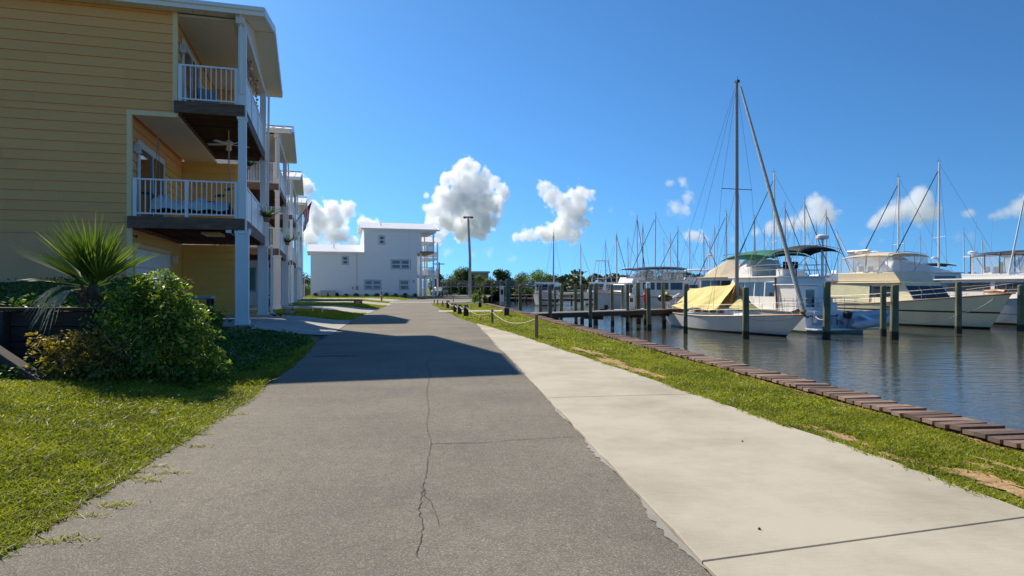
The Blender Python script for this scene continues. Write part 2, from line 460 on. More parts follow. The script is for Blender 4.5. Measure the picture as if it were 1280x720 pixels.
def splat(name, c, rx, ry, z, m, parent, seed=0, n=26, rough=0.35, rot=0.0):
    rs = random.Random(seed); ph = [rs.uniform(0,6.28) for _ in range(6)]
    P = []
    for i in range(n):
        a = 2*math.pi*i/n; k = 1+rough*(0.5*math.sin(2*a+ph[0])+0.35*math.sin(3*a+ph[1])+0.3*math.sin(5*a+ph[2])+0.2*math.sin(9*a+ph[3]))
        dx, dy = rx*k*math.cos(a), ry*k*math.sin(a); P.append((c[0]+dx*math.cos(rot)-dy*math.sin(rot), c[1]+dx*math.sin(rot)+dy*math.cos(rot), z))
    mb = MB(); mb.face(P); return mb.build(name, m, parent, fix=False)
splat('stain', G(421,446), 0.36, 0.20, 0.015, STAIN, road, 3)

# walkway: poured slabs with open joints
walk = flat('walkway', [(x+0.01*0,y) for x,y in WALK_R] + list(reversed(ROAD_R[:4])), 0.004, M('joint_dirt',(0.07,0.06,0.045),0.95))
walk['label'] = 'pale concrete walkway between the road and the sea wall lawn'
joints = [((1.35,-1.6),(3.55,-1.0)),((0.885,3.06),(2.96,3.68)),((0.40,7.62),(2.24,7.90)),((-0.04,11.85),(1.42,12.05)),((-0.48,16.1),(0.5,16.3)),((-0.9,20.0),(-0.3,20.1))]
edgeL = [(2.2,-10)]+[j[0] for j in joints]+[(-1.28,23.6)]; edgeR = [(4.45,-10)]+[j[1] for j in joints]+[(-1.24,23.6)]
def wl(y): return float(lerp_poly(ROAD_R, y))+0.012
def wr(y): return float(lerp_poly(WALK_R, y))
for i in range(len(edgeL)-1):
    a, b = edgeL[i], edgeL[i+1]; c, d = edgeR[i], edgeR[i+1]; g = 0.008
    rs = random.Random(i*5+1)
    left = [(wl(y)+rs.uniform(-0.008,0.012), y) for y in np.linspace(a[1]+g, b[1]-g, 24)]
    right = [(wr(y)+rs.uniform(-0.006,0.006), y) for y in np.linspace(d[1]-g, c[1]+g, 24)]
    mb = MB(); mb.prism(left+right, 0.0, 0.026); mb.build('concrete_slab', C_MAT, walk, bevel=0.004)
# crumbled lip where asphalt meets concrete
LIP = concrete_mat('crumbled_mortar', (0.40,0.38,0.33), (0.24,0.23,0.20))
for k,(y0,y1,w) in enumerate([(3.0,4.0,0.055),(4.6,5.6,0.05),(6.3,7.2,0.035),(9.6,11,0.04),(13,16,0.05),(18,21,0.05)]):
    rs = random.Random(k); mb = MB(); n = 26; L=[];Q=[]
    for i in range(n):
        y = y0+(y1-y0)*i/(n-1); x = wl(y)-0.006; e = math.sin(math.pi*i/(n-1))
        L.append((x,y,0.017)); Q.append((x-w*e*rs.uniform(0.35,1.15)-0.004,y,0.0165))
    mb.loft([L,Q],False,False); mb.build('crumbled_edge', LIP, walk, fix=False)
PEB = M('pebble', (0.08,0.07,0.06), 0.9)
for px,py in [(949,668),(928,556)]:
    x,y = G(px,py); mb = MB(); mb.lathe([(0.001,0.0),(0.009,0.003),(0.007,0.008),(0.001,0.012)], (x,y,0.026 if px>700 else 0.013), 6); struct(mb.build('pebble', PEB))

# driveways and slabs in front of each house (row frame)
ROW_A = math.atan2(0.2757, 0.9612); UV = Vector((-0.2757,0.9612,0)); VV = Vector((0.9612,0.2757,0)); P0 = Vector((-7.64,18.6,0))
def rowpt(x, y, i=0): return P0 + VV*x + UV*(y + 14.45*i)
for i in range(4):
    ya, yb = (-1.4, 6.7) if i == 0 else (-0.6, 6.2)
    cols = []
    for y in np.linspace(ya, yb, 7):
        p = rowpt(0.35, y, i); a = 0.0
        # walk along +v until the road edge
        q = p.copy(); 
        while q.x < road_x(q.y)+0.03 and a < 14: q = q + VV*0.05; a += 0.05
        cols.append([(*(p + VV*a*k/6).xy, float(land_z(*(p + VV*a*k/6).xy))+0.022) for k in range(7)])
    mb = MB(); mb.loft(cols, False, False)
    struct(mb.build('driveway', D_MAT, smooth=True), 'concrete driveway apron in front of a house')
# paths and paving near the far house
for poly, m in [([(-3.9,35.2),(-0.55,36.0),(-0.55,38.2),(-4.2,37.4)], C_MAT),
                ([(-30,64),(-11,75.5),(-11,79),(-30,72)], D_MAT), ([(-10.5,57.0),(-4.2,58.5),(-3.7,61.5),(-11.5,60.2)], D_MAT),
                ([(-13,112),(-3.8,112),(-4.0,118),(-16,118)], D_MAT)]:
    flat('path', poly, 0.020, m)

# bare sandy patches in the right lawn
PATCH = [(1036,541,0.42,0.09),(1062,550,0.20,0.07),(1108,569,0.26,0.06),(1205,592,0.22,0.09),(1240,600,0.28,0.08),(1268,616,0.20,0.07),(1225,583,0.14,0.05),(765,452,0.9,0.16),(790,462,0.5,0.14),(820,470,0.5,0.08),(872,496,0.3,0.06),(735,440,0.8,0.14),(1278,590,0.25,0.05)]
PROT = math.pi/2 + 0.19
for k,(px,py,rx,ry) in enumerate(PATCH):
    c = G(px,py); struct(splat('bare_patch', c, rx, ry, 0.001+0.0012*k, SOIL, None, k+20, n=44, rough=0.75, rot=PROT), 'bare sandy patch in the lawn')
# soil line against the wall
strip_o = strip('soil_strip', [(sea_x(y)-0.05, y) for y in np.arange(3,53,0.7)], 0.16, 0.0, SOIL, None, 0.03); struct(strip_o)
strip_o = strip('soil_strip', [(float(road_x(y))-0.02, y) for y in np.arange(2.2,14,0.5)], 0.055, 0.016, M('edge_dirt',(0.085,0.055,0.035),0.95,var=0.3,scale=12), None, 0.025); struct(strip_o)

# sea wall with its cap of short planks
sw = thing('sea_wall', 'timber sea wall capped with short weathered planks along the lawn', 'sea wall', (0,0,0))
GREYW = M('weathered_plank', (0.31,0.205,0.15), 0.85, var=0.5, scale=5, stretch=(3,30,3), rnd=0.55, bump=0.35, bscale=18)
DARKW = M('dark_timber', (0.085,0.062,0.045), 0.85, var=0.4, scale=6, stretch=(1,1,6), bump=0.3)
mb = MB(); mb.loft([[(sea_x(y)+0.06,y,WATER_Z-0.6),(sea_x(y)+0.06,y,0.02),(sea_x(y)+0.30,y,0.02),(sea_x(y)+0.30,y,WATER_Z-0.6)] for y in (-60,0,20,53)], True, True)
mb.build('wall_face', DARKW, sw)
mb = MB(); mb.loft([[(sea_x(y)+0.30,y,-0.22),(sea_x(y)+0.30,y,-0.02),(sea_x(y)+0.36,y,-0.02),(sea_x(y)+0.36,y,-0.22)] for y in (-60,0,20,53)], True, True)
mb.build('waler', DARKW, sw)
pl = MB(); pl.box(0,0.44,-0.062,0.062,0,0.036); plm = pl.mesh('plank', GREYW, fix=True)
rs = random.Random(3); y = 2.0; ang = math.atan2(0.132,1.0)
n = 0; rest = MB()
while y < 53:
    x = sea_x(y)
    if n < 280: inst(plm, 'plank', sw, (x-0.02+rs.uniform(-0.015,0.02), y, 0.022+rs.uniform(0,0.016)), (rs.uniform(-0.05,0.05),rs.uniform(-0.025,0.025),ang+rs.uniform(-0.05,0.05)), (rs.uniform(0.92,1.1),rs.uniform(0.9,1.0),1))
    else: rest.box(x-0.02,x+0.42,y-0.067,y+0.067,0.02,0.066+rs.uniform(0,0.006))
    y += 0.1425; n += 1
ro = rest.build('far_planks', GREYW, sw); ro['kind'] = 'stuff'
# ------------------------------------------------------------------ houses of the row
TRIM = M('cream_trim', (0.97,0.70,0.35), 0.55, var=0.06, scale=3)
YEL = M('yellow_siding', (1.0,0.46,0.14), 0.55, var=0.06, scale=1.2, rnd=0.05, bump=0.08, bscale=30, stretch=(1,1,6))
YELD = M('yellow_siding_deep', (0.95,0.54,0.12), 0.55, var=0.06, scale=1.2, rnd=0.05)
STUC = M('peach_stucco', (1.0,0.47,0.21), 0.9, var=0.08, scale=1.5, bump=0.25, bscale=60)
SOFF = M('grey_white_soffit', (0.80,0.74,0.66), 0.6, var=0.05, scale=2)
BEAM = M('brown_beam', (0.20,0.115,0.07), 0.75, var=0.4, scale=3, stretch=(1,1,5), bump=0.3, bscale=25, rnd=0.15)
UNDER = M('deck_underside', (0.14,0.075,0.05), 0.85, var=0.4, scale=4, rnd=0.25)
ROOFM = M('galvanised_roof', (0.78,0.78,0.76), 0.42, metal=0.25, var=0.06, scale=2)
GLASS = M('dark_glass', (0.03,0.04,0.05), 0.04, spec=0.9, var=0.2, scale=1)
RAILW = M('railing_white', (0.90,0.88,0.85), 0.4)
COLW = M('column_white', (0.88,0.87,0.85), 0.5, var=0.07, scale=2.5, stretch=(1,1,0.3))
BLKM = M('black_metal', (0.02,0.02,0.022), 0.45)
FABW = M('white_fabric', (0.78,0.78,0.80), 0.85, var=0.08, scale=5)
ROPE = M('rope', (0.42,0.35,0.25), 0.9, var=0.25, scale=40)
WOODB = M('bed_wood', (0.16,0.09,0.05), 0.7, var=0.3, scale=6)

def clap_mat(name, col, pitch=0.2):
    """far siding: boards too small to pick apart, drawn as fine relief"""
    m = bpy.data.materials.new(name); m.use_nodes = True
    nt = m.node_tree; b = nt.nodes['Principled BSDF']; b.inputs['Base Color'].default_value = (*col,1); b.inputs['Roughness'].default_value = 0.55
    tc = nt.nodes.new('ShaderNodeTexCoord'); sp = nt.nodes.new('ShaderNodeSeparateXYZ'); nt.links.new(tc.outputs['Object'], sp.inputs[0])
    d = nt.nodes.new('ShaderNodeMath'); d.operation = 'DIVIDE'; d.inputs[1].default_value = pitch; nt.links.new(sp.outputs[2], d.inputs[0])
    f = nt.nodes.new('ShaderNodeMath'); f.operation = 'FRACT'; nt.links.new(d.outputs[0], f.inputs[0])
    bp = nt.nodes.new('ShaderNodeBump'); bp.invert = True; bp.inputs['Strength'].default_value = 1.0; bp.inputs['Distance'].default_value = 0.02
    nt.links.new(f.outputs[0], bp.inputs['Height']); nt.links.new(bp.outputs[0], b.inputs['Normal'])
    return m

_b = MB(); hB = 0.252
_b.add([(0,-0.034,0),(1,-0.034,0),(1,-0.012,hB),(0,-0.012,hB),(0,0.004,0),(1,0.004,0),(1,0.004,hB),(0,0.004,hB)],
       [(0,1,2,3),(4,7,6,5),(0,4,5,1),(2,6,7,3),(0,3,7,4),(1,5,6,2)])
BOARD = {k: _b.mesh('siding_board', m, fix=True) for k, m in (('y',YEL),('d',YELD))}

def courses(parent, key, org, along, length, z0, z1, seed, name='siding_board'):
    """lap siding: one object for each board. org (x,y), along = 'x' (faces -y) or 'y' (faces +x)"""
    rs = random.Random(seed); z = z0; k = 0
    while z < z1-0.06:
        h = min(1.0, (z1-z)/hB); x = 0.0
        first = True
        while x < length-0.02:
            L = rs.uniform(1.0,3.4) if first else 3.66
            first = False
            L = min(L, length-x)
            if length-x-L < 0.35: L = length-x
            if along == 'x': inst(BOARD[key], name, parent, (org[0]+length-x-L, org[1], z), (0,0,0), (L-0.003,1,h))
            else: inst(BOARD[key], name, parent, (org[0], org[1]+x, z), (0,0,math.pi/2), (L-0.003,1,h))
            x += L
        z += hB+0.013
    return

def column(parent, x, y, tall=8.45, base=2.66, m=COLW):
    mb = MB(); w = 0.165
    mb.box(x-w,x+w,y-w,y+w,0,base); mb.box(x-w-0.03,x+w+0.03,y-w-0.03,y+w+0.03,0,0.14); mb.box(x-w-0.03,x+w+0.03,y-w-0.03,y+w+0.03,base-0.09,base-0.002)
    mb.box(x-w-0.012,x-w+0.03,y-w-0.012,y-w+0.03,0.14,base-0.09); mb.box(x+w-0.03,x+w+0.012,y-w-0.012,y-w+0.03,0.14,base-0.09)
    c = mb.build('column', m, parent, bevel=0.006)
    mb = MB(); v = 0.105
    mb.box(x-v,x+v,y-v,y+v,base,tall); mb.box(x-v-0.03,x+v+0.03,y-v-0.03,y+v+0.03,5.80,5.88)
    mb.build('upper_post', m, c, bevel=0.005)
    return c

def railing(parent, p, q, z, n_post=2, panel=False, gap=0.125, h=1.02, single=True):
    p = Vector((*p,0)); q = Vector((*q,0)); d = q-p; L = d.length; d.normalize()
    mb = MB(); up = Vector((0,0,1))
    mb.bar(p+up*(z+h), q+up*(z+h), 0.07, 0.045); mb.bar(p+up*(z+0.09), q+up*(z+0.09), 0.045, 0.04)
    for i in range(n_post):
        a = p.lerp(q, i/(n_post-1)); mb.bar(a+up*z, a+up*(z+h+0.02), 0.085, 0.085)
    r = mb.build('railing', RAILW, parent)
    if panel:
        k = max(3, int(L/0.95))
        for i in range(k):
            a = p.lerp(q, (i+0.02)/k); b = p.lerp(q, (i+0.98)/k)
            m2 = MB(); m2.bar(a+up*(z+0.55), b+up*(z+0.55), 0.02, 0.86); m2.build('railing_panel', RAILW, r)
    else:
        k = int(L/gap); bm_ = MB(); bm_.box(-0.012,0.012,-0.012,0.012,0.0,h-0.13); me = bm_.mesh('baluster', RAILW, fix=True)
        for i in range(1,k):
            a = p.lerp(q, i/k); inst(me, 'baluster', r, (a.x,a.y,z+0.11))
    return r

def gable_roof(parent, x0, x1, y0, y1, ze, rise, m, seam=0.45, over=0.2, fas=RAILW):
    yc = (y0+y1)/2
    r = MB()
    for s in (-1,1):
        ye = y0 if s < 0 else y1
        a = [(x0,ye,ze),(x1,ye,ze),(x1,yc,ze+rise),(x0,yc,ze+rise)]
        if s > 0: a.reverse()
        r.slab(a, 0.05)
        x = x0+0.1
        while x < x1:
            r.bar((x,ye,ze+0.065),(x,yc,ze+rise+0.065),0.03,0.045); x += seam
    r.bar((x0,yc,ze+rise+0.075),(x1,yc,ze+rise+0.075),0.3,0.05)
    ro = r.build('roof', m, parent)
    f = MB()
    for ye in (y0,y1): f.bar((x0,ye,ze-0.07),(x1,ye,ze-0.07),0.03,0.2)
    f.build('fascia', fas, ro)
    for k,xe in enumerate((x0,x1)):
        b = MB()
        for ye in (y0,y1): b.bar((xe,ye,ze-0.05),(xe,yc,ze+rise-0.05),0.04,0.22)
        b.build('barge_board', fas, ro)
    g = MB()
    g.bar((x0,y0-0.05,ze-0.005),(x1,y0-0.05,ze-0.005),0.10,0.10); g.build('gutter', fas, ro)
    return ro

def deck(parent, x0, x1, y0, y1, ztop, joists=True, rim=BEAM):
    d = MB(); d.box(x0,x1,y0,y1,ztop-0.05,ztop-0.012); o = d.build('deck', UNDER, parent)
    e = MB(); e.box(x0,x1,y0-0.05,y0,ztop-0.32,ztop); e.build('rim_beam', rim, o, bevel=0.004)
    e = MB(); e.box(x1,x1+0.05,y0-0.05,y1+0.05,ztop-0.32,ztop-0.001); e.build('rim_beam', rim, o, bevel=0.004)
    e = MB(); e.box(x0,x1,y1,y1+0.05,ztop-0.32,ztop); e.build('rim_beam', rim, o)
    e = MB(); e.box(x0,x0+0.06,y0,y1,ztop-0.32,ztop-0.05); e.build('ledger', rim, o)
    if joists:
        jm = MB(); jm.box(x0+0.06,x1,-0.02,0.02,-0.24,-0.05); me = jm.mesh('joist', UNDER, fix=True)
        y = y0+0.4
        while y < y1-0.1: inst(me, 'joist', o, (0,y,ztop)); y += 0.4
        # gaps of the decking seen from below
        bm_ = MB(); bm_.box(-0.065,0.065,y0,y1,-0.012,0.0); me2 = bm_.mesh('deck_board', rim, fix=True); x = x0+0.07
        while x < x1-0.03: inst(me2, 'deck_board', o, (x,0,ztop)); x += 0.14
    return o

def wall_lamp(parent, x, y, z):
    mb = MB(); mb.box(x,x+0.03,y-0.06,y+0.06,z-0.1,z+0.1); l = mb.build('wall_lamp', RAILW, parent)
    m2 = MB(); m2.box(x+0.03,x+0.17,y-0.075,y+0.075,z+0.09,z+0.12); m2.box(x+0.03,x+0.17,y-0.075,y+0.075,z-0.14,z-0.12)
    for k in range(5): m2.box(x+0.045,x+0.155,y-0.06,y+0.06,z-0.12+k*0.042,z-0.12+k*0.042+0.026)
    m2.build('lamp_shade', RAILW, l); return l

def sliding_door(parent, x, y0, y1, z0, z1, m=TRIM):
    mb = MB(); w = 0.11
    mb.box(x,x+0.05,y0-w,y0,z0,z1+w); mb.box(x,x+0.05,y1,y1+w,z0,z1+w); mb.box(x,x+0.05,y0,y1,z1,z1+w)
    d = mb.build('sliding_door', RAILW, parent); ym = (y0+y1)/2
    for a,b,o in ((y0,ym+0.03,0.01),(ym-0.03,y1,0.03)):
        p = MB(); p.box(x+o,x+o+0.015,a,b,z0,z1); pane = p.build('pane', GLASS, d)
        f = MB(); f.box(x+o+0.005,x+o+0.035,a,a+0.06,z0,z1); f.box(x+o+0.005,x+o+0.035,b-0.06,b,z0,z1); f.box(x+o+0.005,x+o+0.035,a+0.06,b-0.06,z1-0.07,z1); f.box(x+o+0.005,x+o+0.035,a+0.06,b-0.06,z0,z0+0.09)
        f.build('sash', RAILW, pane)
    return d

def row_house(i, label, wall, trim, rim=BEAM, detail=False):
    p = rowpt(0,0,i)
    h = thing('row_house', label, 'house', (p.x,p.y,0.25), ROW_A, 'houses of the waterfront row')
    XB = -13.0; W = 7.25; CY = 6.55
    s = MB(); s.box(XB,0.35,-0.35,W+0.2,-0.4,0.02); s.build('slab', D_MAT, h)
    # body
    b = MB(); b.box(XB,-2.92,0.0,W,-0.3,5.88); b.box(XB,-1.79,0.0,W,5.88,8.68)
    b.build('wall', wall, h)
    for q in ((-2.92,-2.80,-0.035,0.09,0,5.76),(-1.79,-1.67,-0.035,0.09,5.885,8.66),(-2.92,-1.67,-0.035,0.09,5.76,5.885)):
        t = MB(); t.box(*q); t.build('corner_trim', trim, h)
    fs = MB(); fs.box(XB,-2.92,W,W+0.025,0.05,5.87); fs.box(XB,-1.79,W,W+0.025,5.87,8.67); fs.build('far_side_bounce_panel', M('pale_yellow_bounce',(0.78,0.68,0.46),0.6) if detail else wall, h)  # panel added over far wall; its pale yellow tones the bounce onto next house
    # soffit under the jettied top floor, porch ceiling
    c = MB(); c.box(-2.80,-1.69,0.09,W,5.80,5.87); c.build('porch_soffit', SOFF, h)
    c = MB(); c.box(-1.76,-0.12,0.05,W,8.60,8.66); c.build('porch_ceiling', SOFF, h)
    # end walls closing the porches
    e = MB(); e.box(-2.9,-0.95,W-0.15,W,0,2.68); e.box(-2.9,-0.95,W-0.15,W,3.0,5.8); e.box(-1.77,-0.7,W-0.15,W,6.2,8.6)
    e.build('end_wall', YELD if detail else wall, h)
    for y in (0.0, CY): column(h, 0.0, y)
    deck(h, -2.88, 0.02, -0.10, CY+0.12, 3.0, True, rim); deck(h, -1.74, 0.02, -0.10, CY+0.12, 6.2, True, rim)
    if detail or i == 1:
        railing(h, (-2.72,-0.03), (-0.16,-0.03), 3.0, 3); railing(h, (-1.60,-0.03), (-0.16,-0.03), 6.2, 2)
    else:
        railing(h, (-2.72,-0.03), (-0.16,-0.03), 3.0, 3, gap=0.25); railing(h, (-1.60,-0.03), (-0.16,-0.03), 6.2, 2, gap=0.25)
    railing(h, (0.0,0.16), (0.0,CY-0.16), 3.0, 4, True); railing(h, (0.0,0.16), (0.0,CY-0.16), 6.2, 4, True)
    # gable
    g = MB(); g.box(-0.14,0.08,-0.35,CY+0.5,8.42,8.66); g.build('gable_beam', SOFF, h)
    g = MB(); g.add([(-0.02,-0.3,8.68),(-0.02,W+0.3,8.68),(-0.02,W/2,9.72),(-0.10,-0.3,8.68),(-0.10,W+0.3,8.68),(-0.10,W/2,9.72)],[(0,1,2),(5,4,3),(0,3,4,1),(1,4,5,2),(2,5,3,0)]); g.build('gable_wall', wall if not detail else SOFF, h)
    gable_roof(h, XB-0.4, 0.62, -0.48, W+0.42, 8.80, 1.02, ROOFM)
    g = MB(); yc = W/2-0.03
    for ye in (-0.46,W+0.40): 
        a=[(-0.02,ye,8.70),(0.60,ye,8.70),(0.60,yc,9.70),(-0.02,yc,9.70)]
        g.slab(a, 0.02)
    g.build('gable_soffit', M('cream_soffit',(0.72,0.70,0.60),0.6), h)
    # downspout
    d = MB(); d.tube([(0.16,CY+0.02,8.5),(0.20,CY+0.02,8.3),(0.15,CY+0.05,2.75),(0.30,CY+0.05,2.55),(0.30,CY+0.05,0.12),(0.42,CY-0.03,0.05)],0.045,6); d.build('downspout', COLW, h)
    d = MB(); d.tube([(0.0,-0.46,8.72),(-0.02,-0.20,8.35),(-0.02,-0.16,6.5)],0.045,6); d.build('downspout', COLW, h)
    # ground floor: garage door, upper doors
    gd = MB(); gd.box(-2.92,-2.86,0.55,0.68,0,2.32); gd.box(-2.92,-2.86,4.92,5.05,0,2.32); gd.box(-2.92,-2.86,0.68,4.92,2.2,2.32)
    gdo = gd.build('garage_door', trim, h)
    pm = MB(); pm.box(-2.905,-2.88,0,1.05,0,0.52); 
    for a in (0.06,0.56): pm.box(-2.88,-2.87,a,a+0.42,0.08,0.44)
    pme = pm.mesh('door_panel', RAILW, fix=True)
    for r_ in range(4):
        for c_ in range(4): inst(pme, 'door_panel', gdo, (0,0.69+1.057*c_,0.03+0.54*r_))
    sliding_door(h, -2.885, 1.0, 3.9, 3.02, 5.15); sliding_door(h, -1.755, 1.1, 3.4, 6.22, 8.2)
    return h

H1 = row_house(0, 'yellow clapboard house nearest the camera with swing bed on its porch', STUC, TRIM, BEAM, True)
WT1 = clap_mat('white_clapboard', (0.70,0.72,0.72)); WT2 = clap_mat('mint_clapboard', (0.50,0.66,0.60)); WT3 = clap_mat('pale_clapboard', (0.62,0.64,0.55))
TEAL = M('teal_trim', (0.10,0.36,0.33), 0.5)
H2 = row_house(1, 'second row house, white with a teal framed window under its deck', WT1, TEAL)
H3 = row_house(2, 'third row house, mint coloured, striped flag flying beyond its porch', WT2, TEAL, BEAM)
H4 = row_house(3, 'farthest row house, small pale roof behind the striped flag', WT3, M('mint_trim',(0.42,0.62,0.52),0.5), M('mint_rim',(0.30,0.50,0.42),0.6))

# --- the near house: boards one by one
courses(H1, 'y', (-13.0,-0.004), 'x', 10.09, 2.56, 5.90, 1)
courses(H1, 'y', (-13.0,-0.004), 'x', 11.22, 5.93, 8.66, 2)
courses(H1, 'd', (-2.915,0.10), 'y', 7.0, 2.36, 2.68, 3)
for a,b,s in ((0.09,0.5,4),(5.1,7.1,5)): courses(H1, 'd', (-2.915,a), 'y', b-a, 0.02, 2.36, s)
courses(H1, 'y', (-2.915,0.10), 'y', 0.78, 3.02, 5.28, 6); courses(H1, 'd', (-2.915,4.03), 'y', 3.05, 3.02, 5.28, 7); courses(H1, 'y', (-2.915,0.10), 'y', 6.98, 5.28, 5.80, 8)
courses(H1, 'y', (-1.785,0.10), 'y', 0.88, 6.22, 8.32, 9); courses(H1, 'd', (-1.785,3.53), 'y', 3.55, 6.22, 8.32, 10); courses(H1, 'd', (-1.785,0.10), 'y', 6.98, 8.32, 8.60, 11)
courses(H1, 'd', (-2.87,7.10), 'x', 1.9, 0.03, 2.66, 12); courses(H1, 'd', (-2.87,7.10), 'x', 1.9, 3.02, 5.78, 13); courses(H1, 'd', (-1.74,7.10), 'x', 1.02, 6.22, 8.58, 14)
sp = MB(); sp.box(0.006,0.29,0,0.44,0,0.016); spm = sp.mesh('soffit_panel', SOFF, fix=True)
x = -6.0
while x < 0.3: inst(spm, 'soffit_panel', H1, (x,-0.46,8.665)); x += 0.297
lg = MB(); lg.box(-13.3,-6.0,-0.46,-0.02,8.665,8.681); lg.build('eave_soffit', SOFF, H1)
br = MB(); br.box(-13,-2.93,-0.03,0.0,2.50,2.57); br.build('drip_band', STUC, H1)
wall_lamp(H1, -2.88, 0.62, 4.98); wall_lamp(H1, -1.75, 0.75, 7.95); wall_lamp(H1, -2.88, 5.4, 2.05)
# ceiling fan under the upper deck
fn = MB(); fn.tube([(-0.62,2.0,5.95),(-0.62,2.0,5.62)],0.015,6); fn.lathe([(0.02,5.64),(0.05,5.62),(0.12,5.58),(0.13,5.50),(0.06,5.46),(0.05,5.42),(0.09,5.38),(0.07,5.31),(0.01,5.29)],(-0.62,2.0,0),14)
fan = fn.build('ceiling_fan', TRIM, H1, smooth=False)
for k in range(5):
    a = 0.4+k*2*math.pi/5; bl = MB(); c = Vector((-0.62,2.0,5.50)); d = Vector((math.cos(a),math.sin(a),0))
    bl.bar(c+d*0.11, c+d*0.62, 0.13, 0.012, (0.15*d.y,-0.15*d.x,1)); bl.build('fan_blade', FABW, fan)
# porch fittings
jb = MB(); jb.box(-0.42,-0.28,-0.12,-0.02,2.60,2.72); jb.build('junction_box', RAILW, H1)
cb = MB(); cb.tube([(-0.35,-0.07,2.62),(-0.2,-0.1,2.52),(0.0,-0.18,2.56),(0.12,-0.1,2.62)],0.008,4); cb.build('cable', COLW, H1)
tl = MB(); tl.box(-1.25,-0.75,1.0,2.2,2.64,2.70); tl.build('strip_light', M('amber_cover',(0.75,0.55,0.25),0.4), H1)
cm = MB(); cm.tube([(-2.88,0.30,2.50),(-2.74,0.22,2.47)],[0.02,0.045],8); cm.build('security_camera', BLKM, H1)
sb = MB(); sb.lathe([(0.03,0),(0.06,0.02),(0.07,0.12),(0.03,0.14)],(0.14,0.25,2.62),10); sb.build('flood_lamp', RAILW, H1)
# driftwood fish on the end wall
fi = MB(); base = [(-2.55,3.95),(-2.45,4.12),(-2.05,4.35),(-1.75,4.55),(-1.35,4.85),(-1.05,5.02),(-1.0,4.95),(-1.35,4.68),(-1.5,4.45),(-1.75,4.35),(-2.0,4.18),(-2.2,4.08),(-2.3,3.9),(-2.6,3.88)]
fi.slab([(x,7.08,z) for x,z in base], 0.04); fi.build('wall_carving', M('driftwood',(0.06,0.035,0.022),0.8), H1)
# swing bed
bed = thing('swing_bed', 'porch swing bed with rumpled white cover hung on ropes', 'swing bed', (0,0,0), 0)
bed.location = rowpt(-1.45,1.25).to_tuple()[:2] + (3.25+0.42,); bed.rotation_euler = (0,0,ROW_A)
mb = MB(); mb.box(-1.12,1.0,-0.48,0.48,-0.10,0.0); mb.box(-1.12,-1.06,-0.48,0.48,0.0,0.35); mb.build('bed_frame', WOODB, bed)
n=22; rows=[]
for i in range(n):
    x=-1.08+2.06*i/(n-1); row=[]
    for j in range(12):
        y=-0.50+1.0*j/11; e=min(1,3*(0.5-abs(y))+0.15)
        z=0.17*min(1,e)+0.03*math.sin(i*1.3+j*0.8)+0.025*math.sin(i*2.7-j*1.1)+ (0.16*math.exp(-((x+0.85)/0.2)**2)) + (0.10*math.exp(-((x-0.15)/0.13)**2))
        row.append((x,y,max(0.01,z)))
    rows.append([(x,-0.52,-0.11-0.03*math.sin(i*1.1))]+row+[(x,0.52,-0.11)])
mb = MB(); mb.loft(rows, False, False); mb.build('mattress', FABW, bed, smooth=True)
for x in (-1.0,0.92):
    for y in (-0.45,0.45):
        mb = MB(); mb.tube([(x,y,-0.05),(x+0.02,0.0,2.10)],0.012,5); mb.build('hanging_rope', ROPE, bed)
# sitting chair on the upper porch
ch = thing('porch_chair', 'grey lounge chair on the top porch of the yellow house', 'chair', rowpt(-1.05,1.9).to_tuple()[:2]+(6.45,), ROW_A+0.6)
GREYF = M('grey_cushion',(0.33,0.35,0.37),0.85,var=0.1)
mb = MB(); mb.box(-0.32,0.32,-0.32,0.32,0.30,0.42); mb.build('seat', GREYF, ch, bevel=0.03)
mb = MB(); mb.slab([(-0.32,0.28,0.40),(0.32,0.28,0.40),(0.32,0.48,1.0),(-0.32,0.48,1.0)],0.09); mb.build('backrest', GREYF, ch, bevel=0.02)
for sx in (-0.29,0.29):
    for sy in (-0.28,0.28):
        mb = MB(); mb.box(sx-0.02,sx+0.02,sy-0.02,sy+0.02,0,0.30); mb.build('leg', RAILW, ch)

# ------------------------------------------------------------------ the white house at the end of the lane
WW = clap_mat('white_house_siding', (0.92,0.90,0.87), 0.19)
WGA = math.atan2(0.30,1.0)
wh = thing('end_house', 'big white three storey house facing down the end of the lane', 'house', (*(((388.5-640)/FPX*84),84.0),0.15), WGA)
# x along the wall to the right, y away
bm_ = MB(); bm_.box(0,13.6,0,8,-0.4,5.75); bm_.box(6.7,13.6,0.0,8,5.75,8.95); bm_.build('wall', WW, wh)
for q in ((-0.03,0.10,-0.03,0.1,0.13,5.7),(13.5,13.63,-0.03,0.1,0.13,8.9),(6.67,6.80,-0.03,0.1,5.9,8.9),(0,13.6,-0.04,0.0,-0.1,0.12)):
    cw = MB(); cw.box(*q); cw.build('corner_trim', RAILW, wh)
cw = MB(); cw.tube([(12.55,-0.06,8.9),(12.55,-0.06,0.1)],0.045,6); cw.build('downspout', RAILW, wh)
r1 = MB()
RF2 = M('bright_metal_roof',(0.86,0.86,0.85),0.4,metal=0.1)
def slope(rm, x0,x1,y0,y1,z0,z1):
    rm.slab([(x0,y0,z0),(x1,y0,z0),(x1,y1,z1),(x0,y1,z1)],0.06)
    x=x0+0.1
    while x<x1: rm.bar((x,y0,z0+0.075),(x,y1,z1+0.075),0.03,0.05); x+=0.42
slope(r1,-0.45,6.7,-0.4,4.0,5.78,6.95); slope(r1,-0.45,6.7,8.4,4.0,5.78,6.95); ro=r1.build('roof',RF2,wh)
r2 = MB(); slope(r2,6.3,16.6,-0.4,4.0,8.95,10.1); slope(r2,6.3,16.6,8.4,4.0,8.95,10.1); r2o=r2.build('roof',RF2,wh)
f=MB()
